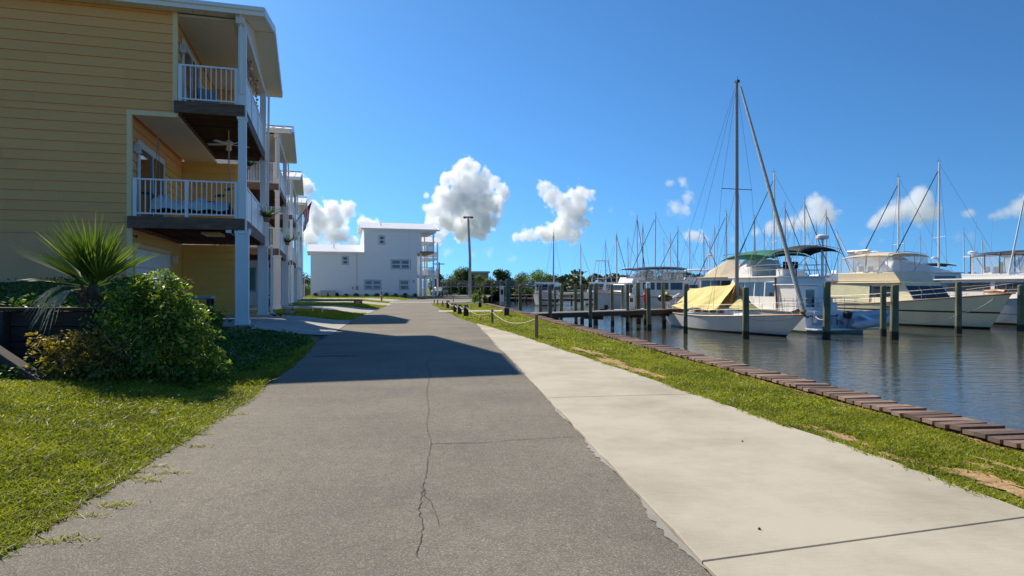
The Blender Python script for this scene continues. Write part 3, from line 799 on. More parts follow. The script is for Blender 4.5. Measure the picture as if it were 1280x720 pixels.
for (x0,x1,z) in ((-0.45,6.7,5.70),(6.3,16.6,8.87)): f.box(x0,x1,-0.44,-0.38,z-0.08,z+0.12); 
f.build('gutter',RAILW,wh)
for xe,ze in ((-0.45,5.75),(6.3,8.92),(16.6,8.92)):
    b=MB(); b.bar((xe,-0.4,ze),(xe,4.0,ze+1.16),0.05,0.22); b.bar((xe,8.4,ze),(xe,4.0,ze+1.16),0.05,0.22); b.build('barge_board',RAILW,wh)
for x,z in ((2.9,6.55),(9.0,9.65)):
    b=MB(); b.tube([(x,1.6,z-0.3),(x,1.6,z+0.35)],0.05,6); b.build('roof_vent',M('vent_grey',(0.35,0.35,0.36),0.5),wh)
WFR = M('window_surround',(0.42,0.44,0.48),0.6)
def window(parent,x,z,w,h,y=0.0,double=False):
    mb=MB(); t=0.11
    mb.box(x-t,x+w+t,y-0.05,y-0.008,z-t,z); mb.box(x-t,x+w+t,y-0.05,y-0.008,z+h,z+h+t); mb.box(x-t,x,y-0.05,y-0.008,z,z+h); mb.box(x+w,x+w+t,y-0.05,y-0.008,z,z+h)
    if double: mb.box(x+w/2-0.06,x+w/2+0.06,y-0.05,y-0.008,z,z+h)
    wo=mb.build('window',WFR,parent)
    cells=[(x,x+w)] if not double else [(x,x+w/2-0.06),(x+w/2+0.06,x+w)]
    for a,b in cells:
        for z0,z1 in ((z,z+h*0.5),(z+h*0.5,z+h)):
            p=MB(); p.box(a+0.05,b-0.05,y-0.03,y-0.012,z0+0.04,z1-0.04); p.build('pane',GLASS,wo)
            s=MB(); s.box(a,b,y-0.04,y-0.016,z0,z0+0.05); s.box(a,b,y-0.04,y-0.016,z1-0.05,z1); s.box(a,a+0.055,y-0.04,y-0.016,z0+0.05,z1-0.05); s.box(b-0.055,b,y-0.04,y-0.016,z0+0.05,z1-0.05); s.build('sash',RAILW,wo)
    return wo
window(wh,8.65,7.0,0.62,0.98); window(wh,3.95,4.25,0.66,0.98); window(wh,10.25,3.75,2.4,1.1,double=True); window(wh,6.75,0.98,2.05,1.15,double=True); window(wh,11.35,0.98,1.15,1.15)
for x,z in ((8.05,5.35),(3.3,2.55)):
    b=MB(); b.box(x,x+0.28,-0.05,-0.005,z,z+0.14); b.build('wall_vent',RAILW,wh)
for x,z,w,h in ((5.6,0.9,0.35,0.5),(5.1,1.0,0.22,0.32),(13.05,1.9,0.2,0.3)):
    b=MB(); b.box(x,x+w,-0.14,-0.005,z,z+h); b.build('utility_box',M('grey_box',(0.4,0.4,0.4),0.5),wh,bevel=0.01)
b=MB(); b.tube([(5.75,-0.06,1.4),(5.75,-0.06,5.7)],0.03,6); b.build('conduit',M('grey_box',(0.4,0.4,0.4),0.5),wh)
for x in (1.2,2.2):
    b=MB(); b.box(x,x+0.8,-1.1,-0.4,0.05,0.85); b.build('cooling_unit',M('unit_beige',(0.5,0.48,0.43),0.6),wh,bevel=0.02)
# waterside porches
for z in (2.95,6.1):
    x1=16.0 if z<5 else 15.9; x0=13.6
    d=MB(); d.box(x0,x1,0.05,7.9,z-0.3,z); d.build('deck',RAILW if z<5 else M('ochre_rim',(0.36,0.24,0.10),0.7),wh)
    rr=MB(); rr.box(x0+0.1,x1,0.08,0.13,z+0.95,z+1.02); rr.box(x0+0.1,x1,0.08,0.13,z+0.1,z+0.15); rr.box(x1-0.05,x1,0.13,7.9,z+0.95,z+1.02); rr.box(x1-0.05,x1,0.13,7.9,z+0.1,z+0.15); rl=rr.build('railing',RAILW,wh)
    bl=MB(); bl.box(-0.02,0.02,-0.02,0.02,0.1,0.95); bme=bl.mesh('baluster',RAILW,fix=True)
    for k in range(11): inst(bme,'baluster',rl,(x0+0.22*k+0.15,0.10,z))
    for k in range(20): inst(bme,'baluster',rl,(x1-0.025,0.4+0.38*k,z))
    w2=MB(); w2.box(13.6,13.64,2,4.2,z+0.05,z+2.1); w2.build('porch_door',GLASS,wh)
for x,y in ((14.15,0.2),(15.85,0.2),(15.85,7.7),(14.15,7.7)):
    c=MB(); c.box(x-0.16,x+0.16,y-0.16,y+0.16,0,2.65); c.box(x-0.09,x+0.09,y-0.09,y+0.09,2.95,8.9); c.build('column',COLW,wh)
f=MB(); f.box(13.6,14.0,-0.02,0.1,5.8,8.9); f.box(13.6,16.2,0.06,7.9,8.6,8.9); f.build('porch_beam',WW,wh)
g=MB(); g.add([(16.0,0.05,8.9),(16.0,7.9,8.9),(16.0,4.0,10.0),(15.9,0.05,8.9),(15.9,7.9,8.9),(15.9,4.0,10.0)],[(0,1,2),(5,4,3),(0,3,4,1),(1,4,5,2),(2,5,3,0)]); g.box(6.7,13.6,0.2,7.8,8.9,8.96); g.add([(6.72,0.05,8.9),(6.72,7.9,8.9),(6.72,4.0,10.0),(6.8,0.05,8.9),(6.8,7.9,8.9),(6.8,4.0,10.0)],[(0,2,1),(3,4,5),(0,1,4,3),(1,2,5,4),(2,0,3,5)]); g.add([(0.02,0.05,5.7),(0.02,7.9,5.7),(0.02,4.0,6.85),(0.1,0.05,5.7),(0.1,7.9,5.7),(0.1,4.0,6.85)],[(0,2,1),(3,4,5),(0,1,4,3),(1,2,5,4),(2,0,3,5)]); g.build('gable_wall',WW,wh)
# neighbour beyond it, only its porches show
nb = thing('far_house','white house half hidden behind the end house, its porches showing','house',(*((wh.matrix_world if False else Matrix.Rotation(WGA,4,'Z'))@Vector((14.6,15,0))).xy,0.15),WGA)
nb.location = Vector(wh.location)+Matrix.Rotation(WGA,3,'Z')@Vector((4.2,15.0,0))
b=MB(); b.box(7.5,12.5,0,8,-0.4,8.3); b.build('wall',WW,nb)
for z in (2.95,5.9):
    d=MB(); d.box(12.5,15,0,8,z-0.3,z); d.build('deck',RAILW,nb); d=MB(); d.box(12.5,15.0,0,0.05,z+0.9,z+1.0); d.box(12.5,15,0,0.05,z+0.1,z+0.9); d.build('railing',RAILW,nb)
for x in (13.2,14.9):
    d=MB(); d.box(x-0.12,x+0.12,0.0,0.24,0,8.3); d.build('column',COLW,nb)
r3=MB(); slope(r3,7.2,15.6,-0.4,4,8.35,9.4); slope(r3,7.2,15.6,8.4,4,8.35,9.4); r3.build('roof',RF2,nb)
# ------------------------------------------------------------------ raised bed, palm, shrubs, trees
def mound_z(X, Y):
    base = np.clip((Y-8.6)/8.5,0,1)*0.48 + 1.0
    edge = -5.55 - 0.42*np.clip(Y-8.7,0,20)                 # right-hand rim of the raised bed
    t = np.clip((edge-X)/1.1+0.5, 0, 1); t = t*t*(3-2*t)
    g = land_z(X,Y)
    return g + (base-g)*t
xs = np.linspace(-22,-4.0,60); ys2 = np.linspace(8.72,18.6,34)
mb = MB(); mb.loft([[(float(x),float(y),float(mound_z(x,y))-0.01+0.02*math.sin(x*5+y*3)) for x in xs] for y in ys2], False, False)
struct(mb.build('raised_bed', M('leaf_litter',(0.045,0.04,0.02),0.95,var=0.4,scale=8,bump=0.5), smooth=True), 'raised planting bed behind the timber retaining wall')
# timber retaining wall
rw = thing('retaining_wall', 'dark timber retaining wall with leaning brace at left edge', 'retaining wall', (0,0,0))
TIM = M('old_timber', (0.055,0.046,0.037), 0.9, var=0.5, scale=5, stretch=(0.6,6,6), bump=0.5, bscale=20, rnd=0.25)
for k in range(5):
    for (x0,x1) in ((-12.6,-9.1),(-9.08,-5.5)):
        mb = MB(); mb.box(x0,x1,8.58+0.012*(k%2),8.70,0.0+k*0.20,0.19+k*0.20); mb.build('plank', TIM, rw, bevel=0.008)
mb = MB(); mb.box(-12.6,-5.42,8.50,8.74,1.005,1.045); mb.build('cap_board', TIM, rw, bevel=0.006)
for x in (-10.2,-8.4,-6.62):
    mb = MB(); mb.box(x-0.06,x+0.06,8.45,8.57,0,1.0); mb.build('post', TIM, rw, bevel=0.008)
mb = MB(); mb.bar((-7.05,8.38,0.80),(-4.80,7.20,0.03),0.13,0.10); mb.build('brace', TIM, rw, bevel=0.006)
mb = MB(); mb.bar((-7.05,8.47,0.70),(-5.05,7.55,0.04),0.09,0.09); mb.build('brace', TIM, rw, bevel=0.006)
for k in range(4):
    mb = MB(); mb.box(-5.56,-5.44,8.72,12.0,0.0+k*0.20,0.19+k*0.20); mb.build('plank', TIM, rw, bevel=0.008)

# sabal palm
PALM = leaf_mat('palm_leaf', (0.05,0.10,0.02), (0.16,0.23,0.045), (0.36,0.36,0.12), trans=0.35, nscale=3.0, rough=0.4)
DEAD = leaf_mat('dead_frond', (0.30,0.26,0.17), (0.50,0.46,0.36), None, trans=0.2, nscale=5.0)
pc = Vector((-5.72,8.95,1.0))
palm = thing('palm', 'young fan palm with spiky fronds in front of the yellow wall', 'palm', pc)
mb = MB(); mb.tube([(0,0,-0.3),(0.01,0,0.0),(0.0,0,0.22),(0,0.02,0.36)],[0.17,0.15,0.12,0.05],9)
rs = random.Random(5)
for k in range(16):
    a = k*2.4; mb.bar((0.11*math.cos(a),0.11*math.sin(a),0.0+0.012*k),(0.2*math.cos(a),0.2*math.sin(a),0.16+0.012*k),0.05,0.012)
mb.build('trunk', M('palm_boot',(0.10,0.075,0.05),0.9,var=0.4,scale=8), palm)
def frond(az, el, pet, leaf, n, spread, droop, m, name='frond', s=0):
    rs = random.Random(s); d = Vector((math.cos(az)*math.cos(el), math.sin(az)*math.cos(el), math.sin(el)))
    side = d.cross(Vector((0,0,1))).normalized(); nrm = side.cross(d)
    b = Vector((0,0,0.30)); hub = b + d*pet; V=[];F=[];T=[]
    def add_strip(pts, ws, tn):
        i0 = len(V)
        for p,(w,wd) in zip(pts,ws): V.append(p - wd*w); V.append(p + wd*w); T.extend([tn,tn])
        for k in range(len(pts)-1): F.append((i0+2*k,i0+2*k+1,i0+2*k+3,i0+2*k+2))
    add_strip([b, hub],[(0.012,side),(0.009,side)],0.4)
    add_strip([b, hub],[(0.012,nrm),(0.009,nrm)],0.4)
    for i in range(n):
        t = (i/(n-1)-0.5)*2; a = t*spread
        dd = (d*math.cos(a) + side*math.sin(a)).normalized()
        L = leaf*(0.72+0.28*math.cos(a*0.8))*rs.uniform(0.82,1.08)
        w = nrm*0.55 + dd.cross(nrm)*0.8; w.normalize()
        pts=[];ws=[]
        for k in range(5):
            u = k/4; p = hub + dd*L*u + Vector((0,0,-1))*droop*L*(u**2.4)*rs.uniform(0.8,1.2) + nrm*(0.05*L*abs(t)*u)
            pts.append(p); ws.append((0.019*(1-u)**0.7*(0.6+1.6*u if u<0.3 else 1.0)+0.0008, w))
        add_strip(pts, ws, min(1,max(0,0.45+rs.gauss(0,0.14)+(0.35 if rs.random()<0.06 else 0))))
    me = fast_mesh(name, [tuple(v) for v in V], F, m, T)
    return inst(me, name, palm)
rp_ = random.Random(12); k = 0
for el,num in ((1.42,5),(1.20,6),(0.95,6),(0.65,5),(0.25,2)):
    for q in range(num):
        az = 2*math.pi*q/num + el*3 + rp_.uniform(-0.25,0.25)
        frond(az, el+rp_.uniform(-0.1,0.1), rp_.uniform(0.16,0.26), rp_.uniform(0.62,0.92)*(1.0 if el>0.6 else 0.75), 13, rp_.uniform(0.5,0.72), 0.02 if el>0.5 else 0.12, PALM, s=k); k += 1
for k2,(az,el) in enumerate(((-2.4,0.1),(-2.0,-0.1))):
    o = frond(az, el, 0.26, 0.5, 13, 0.55, 0.95, DEAD, s=50+k2); o['label'] = 'pale withered frond hanging down'

# shrubs beside it
BUSH = leaf_mat('bush_leaf', (0.055,0.11,0.02), (0.22,0.31,0.045), (0.40,0.46,0.09), trans=0.35, nscale=2.5)
VINE = leaf_mat('vine_leaf', (0.10,0.085,0.02), (0.34,0.26,0.05), (0.55,0.34,0.07), trans=0.45, nscale=3)
TWIG = M('twig', (0.11,0.08,0.055), 0.9, var=0.3, scale=10)
def shrub(name, label, Y, blobs, n, size, mat, stems, group=None, seed=1, cat='shrub', shoots=90):
    rs_ = np.random.default_rng(seed); cs=[];rr=[];cn=[]
    tot = sum(b[2]**2 for b in blobs)
    for (px,py,r,dy) in blobs:
        p = at(px,py,Y+dy); cs.append(p); k = r*(Y+dy)/FPX; rr.append((k,k*0.95,k*0.9)); cn.append(int(n*r*r/tot))
    b0 = at(blobs[0][0], 360, Y); root = thing(name, label, cat, (cs[0].x, cs[0].y, 0.1), 0, group)
    V,Q,T = leaf_cloud([(c.x-cs[0].x,c.y-cs[0].y,c.z-0.1) for c in cs], rr, cn, size, rs_, shell=0.25)
    g_ = np.sin(V[::4,0]*11+2*np.sin(V[::4,2]*7))*np.cos(V[::4,1]*9+V[::4,2]*8); kp = (g_ > -0.55) | (rs_.random(len(g_)) < 0.25); V = V.reshape(-1,4,3)[kp].reshape(-1,3); T = T.reshape(-1,4)[kp].ravel(); Q = np.arange(len(V)).reshape(-1,4)
    o = inst(fast_mesh('foliage', V, Q, mat, T), 'foliage', root)
    rr_ = random.Random(seed); mb = MB()
    for k in range(stems):
        i = rr_.randrange(len(cs)); c = cs[i]-Vector((cs[0].x,cs[0].y,0.1))
        e = c + Vector((rr_.gauss(0,1)*rr[i][0]*0.5, rr_.gauss(0,1)*rr[i][0]*0.5, rr_.uniform(-0.3,0.9)*rr[i][2]))
        s = Vector((e.x*0.4+rr_.gauss(0,0.1), e.y*0.4+rr_.gauss(0,0.1), 0.0)); m_ = s.lerp(e,0.55)+Vector((rr_.gauss(0,0.06),rr_.gauss(0,0.06),0.06))
        mb.tube([s,m_,e],[0.010,0.006,0.002],4)
    mb.build('stems', TWIG, root)
    # arching shoots that break the outline, leaves along each
    LV=[];LT=[]
    for k in range(shoots):
        i = rr_.randrange(len(cs)); c = cs[i]-Vector((cs[0].x,cs[0].y,0.1)); d = Vector((rr_.gauss(0,1),rr_.gauss(0,1)-0.6,rr_.uniform(-0.3,1.0))).normalized()
        s = c + d*rr[i][0]*0.7; Ls = rr_.uniform(0.12,0.34); tn = rr_.uniform(0.35,0.95)
        for j in range(9):
            u = j/8; p = s + d*Ls*u + Vector((0,0,-0.5*Ls*u*u)); a = Vector((rr_.gauss(0,1),rr_.gauss(0,1),rr_.gauss(0,0.6))).normalized(); b = a.cross(Vector((rr_.gauss(0,1),rr_.gauss(0,1),1))).normalized(); z_ = size*rr_.uniform(0.6,1.5)
            LV += [p, p+a*z_*0.5-b*z_*0.28, p+a*z_, p+a*z_*0.5+b*z_*0.28]; LT += [min(1,tn+rr_.gauss(0,0.1))]*4
    if LV: inst(fast_mesh('shoots', [tuple(v) for v in LV], np.arange(len(LV)).reshape(-1,4), mat, LT), 'shoots', root)
    return root
shrub('leafy_shrub','dense green shrub below the garage with sunlit top leaves', 8.55,
      [(188,368,24,0.2),(208,378,28,0.1),(168,385,22,0),(230,392,26,0.2),(190,408,34,0),(222,424,32,0),(160,428,30,-0.2),(196,446,34,-0.2),(243,418,24,0.3),(150,376,14,0.1),(262,446,18,0.3),(238,470,22,0.1),(175,474,24,-0.3),(140,400,16,0.1),(215,352,9,0.1),(178,350,8,0.2),(275,462,14,0.3),(250,492,12,0),(205,492,16,-0.3)], 11500, 0.060, BUSH, 90, seed=3, shoots=260)
shrub('vine_tangle','yellowing vine tangled over the retaining wall end', 7.85,
      [(92,440,26,0),(112,430,24,0.1),(75,455,22,0),(100,475,30,-0.1),(130,470,26,0),(125,440,20,0.1),(60,430,14,0.1),(140,495,20,0)], 2600, 0.046, VINE, 60, seed=4)
shrub('leafy_shrub','small dark shrub by the outdoor sink counter', 12.2, [(255,392,12,0),(268,398,10,0),(245,400,14,0),(262,408,14,-0.2)], 1600, 0.07, BUSH, 12, seed=5)
# long dry blades hanging out of the shrub
V,T,C = [],[],[]
rs_ = np.random.default_rng(9); n=45; p = np.stack([rs_.normal(-4.75,0.22,n), rs_.normal(8.2,0.15,n), rs_.uniform(0.3,0.75,n)],1)
v,t,c = blades(p, -0.26, 0.010, rs_, lean=0.9, tone=np.clip(rs_.normal(0.5,0.25,n),0,1))
o = inst(fast_mesh('strap_leaves', v, t, DEAD, c), 'strap_leaves'); stuff(o,'dry strap leaves hanging at the foot of the shrub','leaves')
# ground cover: slope, bank top, wall foot
def cover(name, label, n, fx, size, mat, hmax, seed):
    rs_ = np.random.default_rng(seed); x,y = fx(rs_, n); z = np.where(y>8.7, mound_z(x,y), land_z(x,y)) + rs_.random(len(x))**1.6*hmax*(0.6+0.4*vn(x,y))
    nrm = rs_.normal(size=(len(x),3))*0.55; nrm[:,2]+=0.8; nrm/=np.linalg.norm(nrm,axis=1)[:,None]
    a = np.cross(nrm, rs_.normal(size=(len(x),3))); a/=np.linalg.norm(a,axis=1)[:,None]; b=np.cross(nrm,a); p=np.stack([x,y,z],1); s=size*(0.6+0.8*rs_.random(len(x)))[:,None]
    q=np.stack([p-a*s*.5,p-b*s*.3,p+a*s*.5,p+b*s*.3],1).reshape(-1,3)
    o = inst(fast_mesh(name,q,np.arange(len(q)).reshape(-1,4),mat,np.repeat(np.clip(0.4+0.2*rs_.normal(size=len(x)),0,1),4)),name); return stuff(o,label,'ground cover')
def vn(x,y): return 0.5+0.5*np.sin(x*4.1+1.3*np.sin(y*2.3))*np.cos(y*3.7+np.sin(x*2.9))
def f_slope(r,n):
    y=r.uniform(8.0,15.6,n); e=np.interp(y,[8.0,9,11.5,14,15.6],[0.75,0.55,0.25,0.15,0.1]); w=np.interp(y,[8.0,10,13,15.6],[1.7,2.1,1.7,1.0]); return road_x(y)-e-w*r.random(n)**0.9, y
IVY = leaf_mat('ivy_leaf', (0.03,0.08,0.018), (0.10,0.20,0.035), (0.26,0.34,0.08), trans=0.3, nscale=2)
cover('ground_ivy','lush green weeds on the slope beside the driveway',16000,f_slope,0.062,IVY,0.26,21)
cover('bank_plants','low green plants on top of the raised bed',9000,lambda r,n:(r.uniform(-10.5,-5.6,n), 8.75+r.random(n)**1.3*7.5),0.075,IVY,0.22,22)
cover('wall_foot_weeds','dark weeds growing at the foot of the retaining wall',3200,lambda r,n:(r.uniform(-7.4,-4.6,n), r.uniform(7.5,8.5,n)),0.055,IVY,0.22,23)
# white bits of litter flowers
FLW = M('white_flower',(0.8,0.8,0.76),0.7)
mb=MB(); rr_=random.Random(2)
for k in range(26):
    x=rr_.uniform(-5.2,-3.2); y=rr_.uniform(5.4,7.4); z=float(land_z(x,y))+0.045
    mb.lathe([(0.001,0),(0.010,0.003),(0.001,0.006)],(x,y,z),5)
stuff(mb.build('lawn_flowers',FLW),'tiny white flowers dotted in the left lawn','flowers')

# trees
CROWN = {'mid':leaf_mat('tree_leaf_mid',(0.045,0.075,0.018),(0.17,0.23,0.045),None,0.4,nscale=0.7), 'dark':leaf_mat('tree_leaf_dark',(0.022,0.042,0.014),(0.085,0.125,0.03),None,0.3,nscale=0.8), 'lime':leaf_mat('tree_leaf_lime',(0.06,0.12,0.02),(0.20,0.32,0.045),None,0.4,nscale=0.6)}
BARK = M('bark',(0.10,0.08,0.06),0.9,var=0.3,scale=6)
def tree(name,label,x,y,h,rw,kind,seed,n=1500,leaf=0.30,z0=0.0,group='trees beyond the boardwalk',low=0.15,cat='tree'):
    r=random.Random(seed); rs_=np.random.default_rng(seed); root=thing(name,label,cat,(x,y,z0),0,group)
    mb=MB(); tt=h*0.45; mb.tube([(0,0,-0.2),(r.uniform(-.1,.1),0,tt*0.5),(r.uniform(-.2,.2),0,tt),(r.uniform(-.3,.3),0,h*0.8)],[0.035*h,0.026*h,0.02*h,0.006*h],7)
    cs=[];rr=[];cn=[]; K=26
    for k in range(K):
        a=r.uniform(0,6.28); u=r.random(); zc=h*(low+(0.93-low)*u); prof=math.sin(math.pi*min(1,0.18+0.80*u))**0.7
        rad=rw*prof*math.sqrt(r.random())*0.85; c=(rad*math.cos(a),rad*math.sin(a),zc-0.04*h); cr=rw*r.uniform(0.34,0.58)
        cs.append(c); rr.append((cr,cr,cr*r.uniform(0.6,0.85))); cn.append(int(n/K*r.uniform(0.7,1.3)))
        mb.tube([(0,0,max(0.1*h,zc-0.3*h)),(c[0]*0.5,c[1]*0.5,zc-0.12*h),c],[0.012*h,0.008*h,0.003*h],4)
    mb.build('trunk',BARK,root)
    V,Q,T=leaf_cloud(cs,rr,cn,leaf,rs_,shell=0.35); inst(fast_mesh('crown',V,Q,CROWN[kind],T),'crown',root); return root
TR=[(547,343,9,124,'mid','leafy tree beside the utility pole'),(561,345,11,131,'mid','low broad tree left of the tall light pole'),(575,337,12,134,'mid','round topped tree just left of the light pole'),(583,334,9,127,'dark','taller tree touching the light pole'),
    (600,346,11,134,'mid','tree in front of the low flat building'),(612,349,9,128,'mid','small tree right of the flat building'),(623,336,7,121,'dark','dark upright tree above the power pedestal'),(632,339,8,122,'dark','dark tree twin beside the upright one'),
    (653,343,11,138,'mid','bushy tree at the left of the bright green one'),(671,340,15,136,'lime','bright green rounded tree beyond the boardwalk'),(686,347,10,142,'dark','dark tree at the right end of the boardwalk trees')]
for k,(px,ty,hw,Y,kd,lb) in enumerate(TR):
    top=at(px,ty,Y); tree('broadleaf_tree',lb,top.x,Y,top.z*1.04,hw*1.35*Y/FPX,kd,60+k,4200,0.30,low=0.02)
tree('bare_tree','half bare tree poking above the bright green tree',at(673,333,141).x,141,at(673,333,141).z,1.3,'dark',88,220,0.2,low=0.6)
tree('broadleaf_tree','tree seen in the gap left of the end house',at(380,343,112).x,112,at(380,343,112).z,2.2,'mid',91,1700,0.3,group=None)
tree('broadleaf_tree','clipped bush in the gap left of the end house',at(382,361,100).x,100,at(380,359,100).z+0.3,1.6,'mid',92,900,0.22,group=None,low=0.1,cat='bush')
# shrubs round the pole end of the sea wall
for px,py,w,Y,kd,lb in ((594,370,6,56,'lime','yellow green shrub at the end of the sea wall'),(599,366,4,60,'mid','spiky plant behind the yellow green shrub'),(606,372,4,57,'mid','low shrub right of the spiky plant')):
    p=at(px,py-4,Y); tree('shrub',lb,p.x,Y,max(0.5,p.z),w*Y/FPX,kd,int(px),700,0.10,group=None,low=0.1,cat='shrub')
# foundation shrubs of the white house
SHR=None
for k in range(11):
    p=Vector(wh.location)+Matrix.Rotation(WGA,3,'Z')@Vector((0.6+1.27*k,-0.5,0))
    lb=['leftmost','second','third','fourth','fifth','sixth','seventh','eighth','ninth','tenth','last'][k]+' small dark shrub from the left along the end house wall'
    if SHR is None: SHR=tree('foundation_shrub',lb,p.x,p.y,0.5,0.42,'dark',140,260,0.14,0.12,'foundation shrubs of the end house',0.1,'shrub')
    else:
        o=SHR.copy(); COL.objects.link(o); o.location=(p.x,p.y,0.12); o['label']=lb; o.rotation_euler=(0,0,k*1.3); o.scale=(1,1,0.8+0.3*((k*7)%5)/5)
        for c in SHR.children: d=c.copy(); d.parent=o; COL.objects.link(d)
# far wooded shore: one mass
rs_=np.random.default_rng(77); cs=[];rr=[];cn=[]
for k in range(2300):
    u=rs_.random(); X=12+ u*560; Y=np.interp(X,[0,40,120,300,600],[190,250,385,455,500])+rs_.uniform(4,45)
    h=(rs_.uniform(4.5,11)+ (3.0 if rs_.random()<0.1 else 0))*np.interp(Y,[190,300,460],[0.45,0.7,1.0]); zc=rs_.uniform(0.0,0.95)*h; r_=rs_.uniform(2.0,4.2)*np.interp(Y,[190,460],[0.55,1.0])
    cs.append((X,Y,zc)); rr.append((r_*1.3,r_,r_*0.7)); cn.append(30)
V,Q,T=leaf_cloud(cs,rr,cn,1.7,rs_,shell=0.3,aspect=0.8)
o=inst(fast_mesh('far_woods',V,Q,leaf_mat('far_wood_leaf_hazed',(0.045,0.065,0.04),(0.12,0.15,0.075),None,0.2,nscale=0.1),T),'far_woods'); stuff(o,'wooded far shore along the horizon behind the boats','woods')  # haze of distance mixed into the greyed, low-contrast leaf colours
# ------------------------------------------------------------------ docks and pilings
PILM=M('piling_green',(0.25,0.25,0.13),0.85,var=0.5,scale=2.2,stretch=(1,1,0.35),bump=0.4,bscale=9,col2=(0.11,0.115,0.065))
DOCKW=M('dock_planks',(0.30,0.265,0.22),0.9,var=0.35,scale=1.5,stretch=(0.6,6,1))
def dock(label,a,b,w,z,name='dock'):
    a=Vector((*a,0)); b=Vector((*b,0)); d=(b-a).normalized(); n=Vector((-d.y,d.x,0)); L=(b-a).length
    t=thing(name,label,'dock',(a.x,a.y,z),math.atan2(d.y,d.x),'docks of the marina')
    mb=MB(); x=0; r=random.Random(4)
    while x<L-0.1: mb.box(x,x+0.135,-w/2,w/2,-0.04+r.uniform(0,0.008),r.uniform(0,0.008)); x+=0.142
    o=mb.build('deck_planks',DOCKW,t); o['kind']='stuff'
    for s in (-w/2+0.03,0,w/2-0.03):
        mb=MB(); mb.box(0,L,s-0.03,s+0.03,-0.27,-0.045); mb.build('stringer',DARKW if s else UNDER,t)
    x=1.5
    while x<L:
        mb=MB(); mb.box(x-0.06,x+0.06,-w/2-0.12,w/2+0.12,-0.45,-0.27); mb.build('cross_beam',DARKW,t); x+=3.4
    return t
dock('dock finger reaching from the sea wall to the yellow covered sailboat',(0.75,34.2),(10.6,42.2),1.4,-0.02)
dock('main dock behind the moored boats',(10.2,43.2),(44,61),1.9,-0.05)
dock('far dock among the boats left of the red box',(4,82),(30,92),1.6,-0.05)
def piling(label,px,ytop,Y,w=0.34,cap=None,base=None):
    x=(px-640)/FPX*Y; zt=at(px,ytop,Y).z
    t=thing('piling',label,'piling',(x,Y,WATER_Z),0,'mooring pilings')
    h=zt-WATER_Z; r=random.Random(int(px*10)); lean=r.uniform(-0.07,0.07)
    mb=MB(); mb.tube([(-lean,0,-1.2),(0,0,0),(lean*0.5,0,h*0.5),(lean,0,h)],[w*0.54,w*0.52,w*0.49,w*0.46],12); mb.build('pile',PILM,t,smooth=False)
    mb=MB(); mb.tube([(0,0,-0.05),(0,0,0.38)],[w*0.545,w*0.535],12,False); mb.build('tide_band',M('tide_growth',(0.05,0.045,0.03),0.95,var=0.4,scale=12,bump=0.6),t)
    if cap=='white':
        mb=MB(); mb.lathe([(w*0.5,h-0.28),(w*0.52,h-0.28),(w*0.5,h+0.02),(0.02,h+0.05)],(lean,0,0),12); mb.build('cap',RAILW,t)
    else:
        mb=MB(); mb.lathe([(w*0.47,h-0.0),(w*0.40,h+0.03),(0.01,h+0.05)],(lean,0,0),12); mb.build('top',M('piling_top',(0.19,0.17,0.13),0.9,var=0.4,scale=8),t)
    return Vector((x,Y,WATER_Z+1.0))
PX={}
for px,ty,Y,w,cap,lb in (
 (650.5,357,51,0.28,None,'leftmost piling right of the power pedestal'),(676,357,40,0.20,None,'piling behind the root of the dock finger'),(687.6,357,34.3,0.22,None,'piling in front of the dock finger root'),(694,359,62,0.20,None,'thin distant piling left of the white sailboat hull'),
 (701,357,37.5,0.21,None,'first piling behind the dock finger'),(720,356,38.8,0.20,None,'second piling behind the dock finger'),(727.6,356,44,0.25,None,'thicker piling behind the second one'),(738,356,35.9,0.20,None,'piling standing in front of the dock finger middle'),
 (744.5,355,42,0.29,None,'thick doubled piling at mid dock'),(765.6,356,40.6,0.22,None,'piling left of the sportfishing boat cabin'),(777.6,357,60,0.25,None,'distant piling before the sportfishing boat'),(784.6,356,38.6,0.22,None,'piling just left of the white dock pedestal'),
 (789,356,52,0.22,None,'distant piling behind the dock pedestal'),(798,354,43.6,0.31,None,'thickest piling right of the dock pedestal'),(806.5,356,42.5,0.22,None,'piling holding the red box'),(811.5,354,36.5,0.25,'white','piling with a white cap near the red box'),
 (830,354,41.2,0.25,None,'piling at the end of the dock finger'),(857,357,34.8,0.21,None,'slim piling in front of the covered sailboat stern'),(932,360,30.9,0.31,None,'piling in front of the covered sailboat bow'),(946.5,359,45,0.31,None,'piling behind the covered sailboat mast'),
 (1033,353,30.7,0.33,None,'piling in front of the boat with the raft'),(1104,358,32.6,0.28,None,'thin piling beside the raft bow'),(1117.5,357,30.6,0.36,None,'heavy piling touching the raft bow'),(1198,353,34.6,0.31,None,'piling in front of the cream trawler bow'),
 (1171.5,357,50,0.36,None,'short piling behind the cream trawler rail'),(1251,328,47,0.33,None,'tall piling beside the black boat canopy'),(1276,357,36.5,0.34,None,'piling at the right edge of the picture'),
 (874,357,66,0.36,None,'distant piling left of the long dark awning'),(888,356,68,0.36,None,'distant piling under the long dark awning'),(902,356,66,0.36,None,'distant piling left of the red sail cover'),(915,354,63,0.38,None,'distant piling below the red sail cover'),(1027,356,50,0.34,None,'piling behind the stern rail of the boat with the raft'),
 (1015,358,52,0.34,None,'piling hidden among the flybridge rails')):
    PX[px]=piling(lb,px,ty,Y,w,cap)
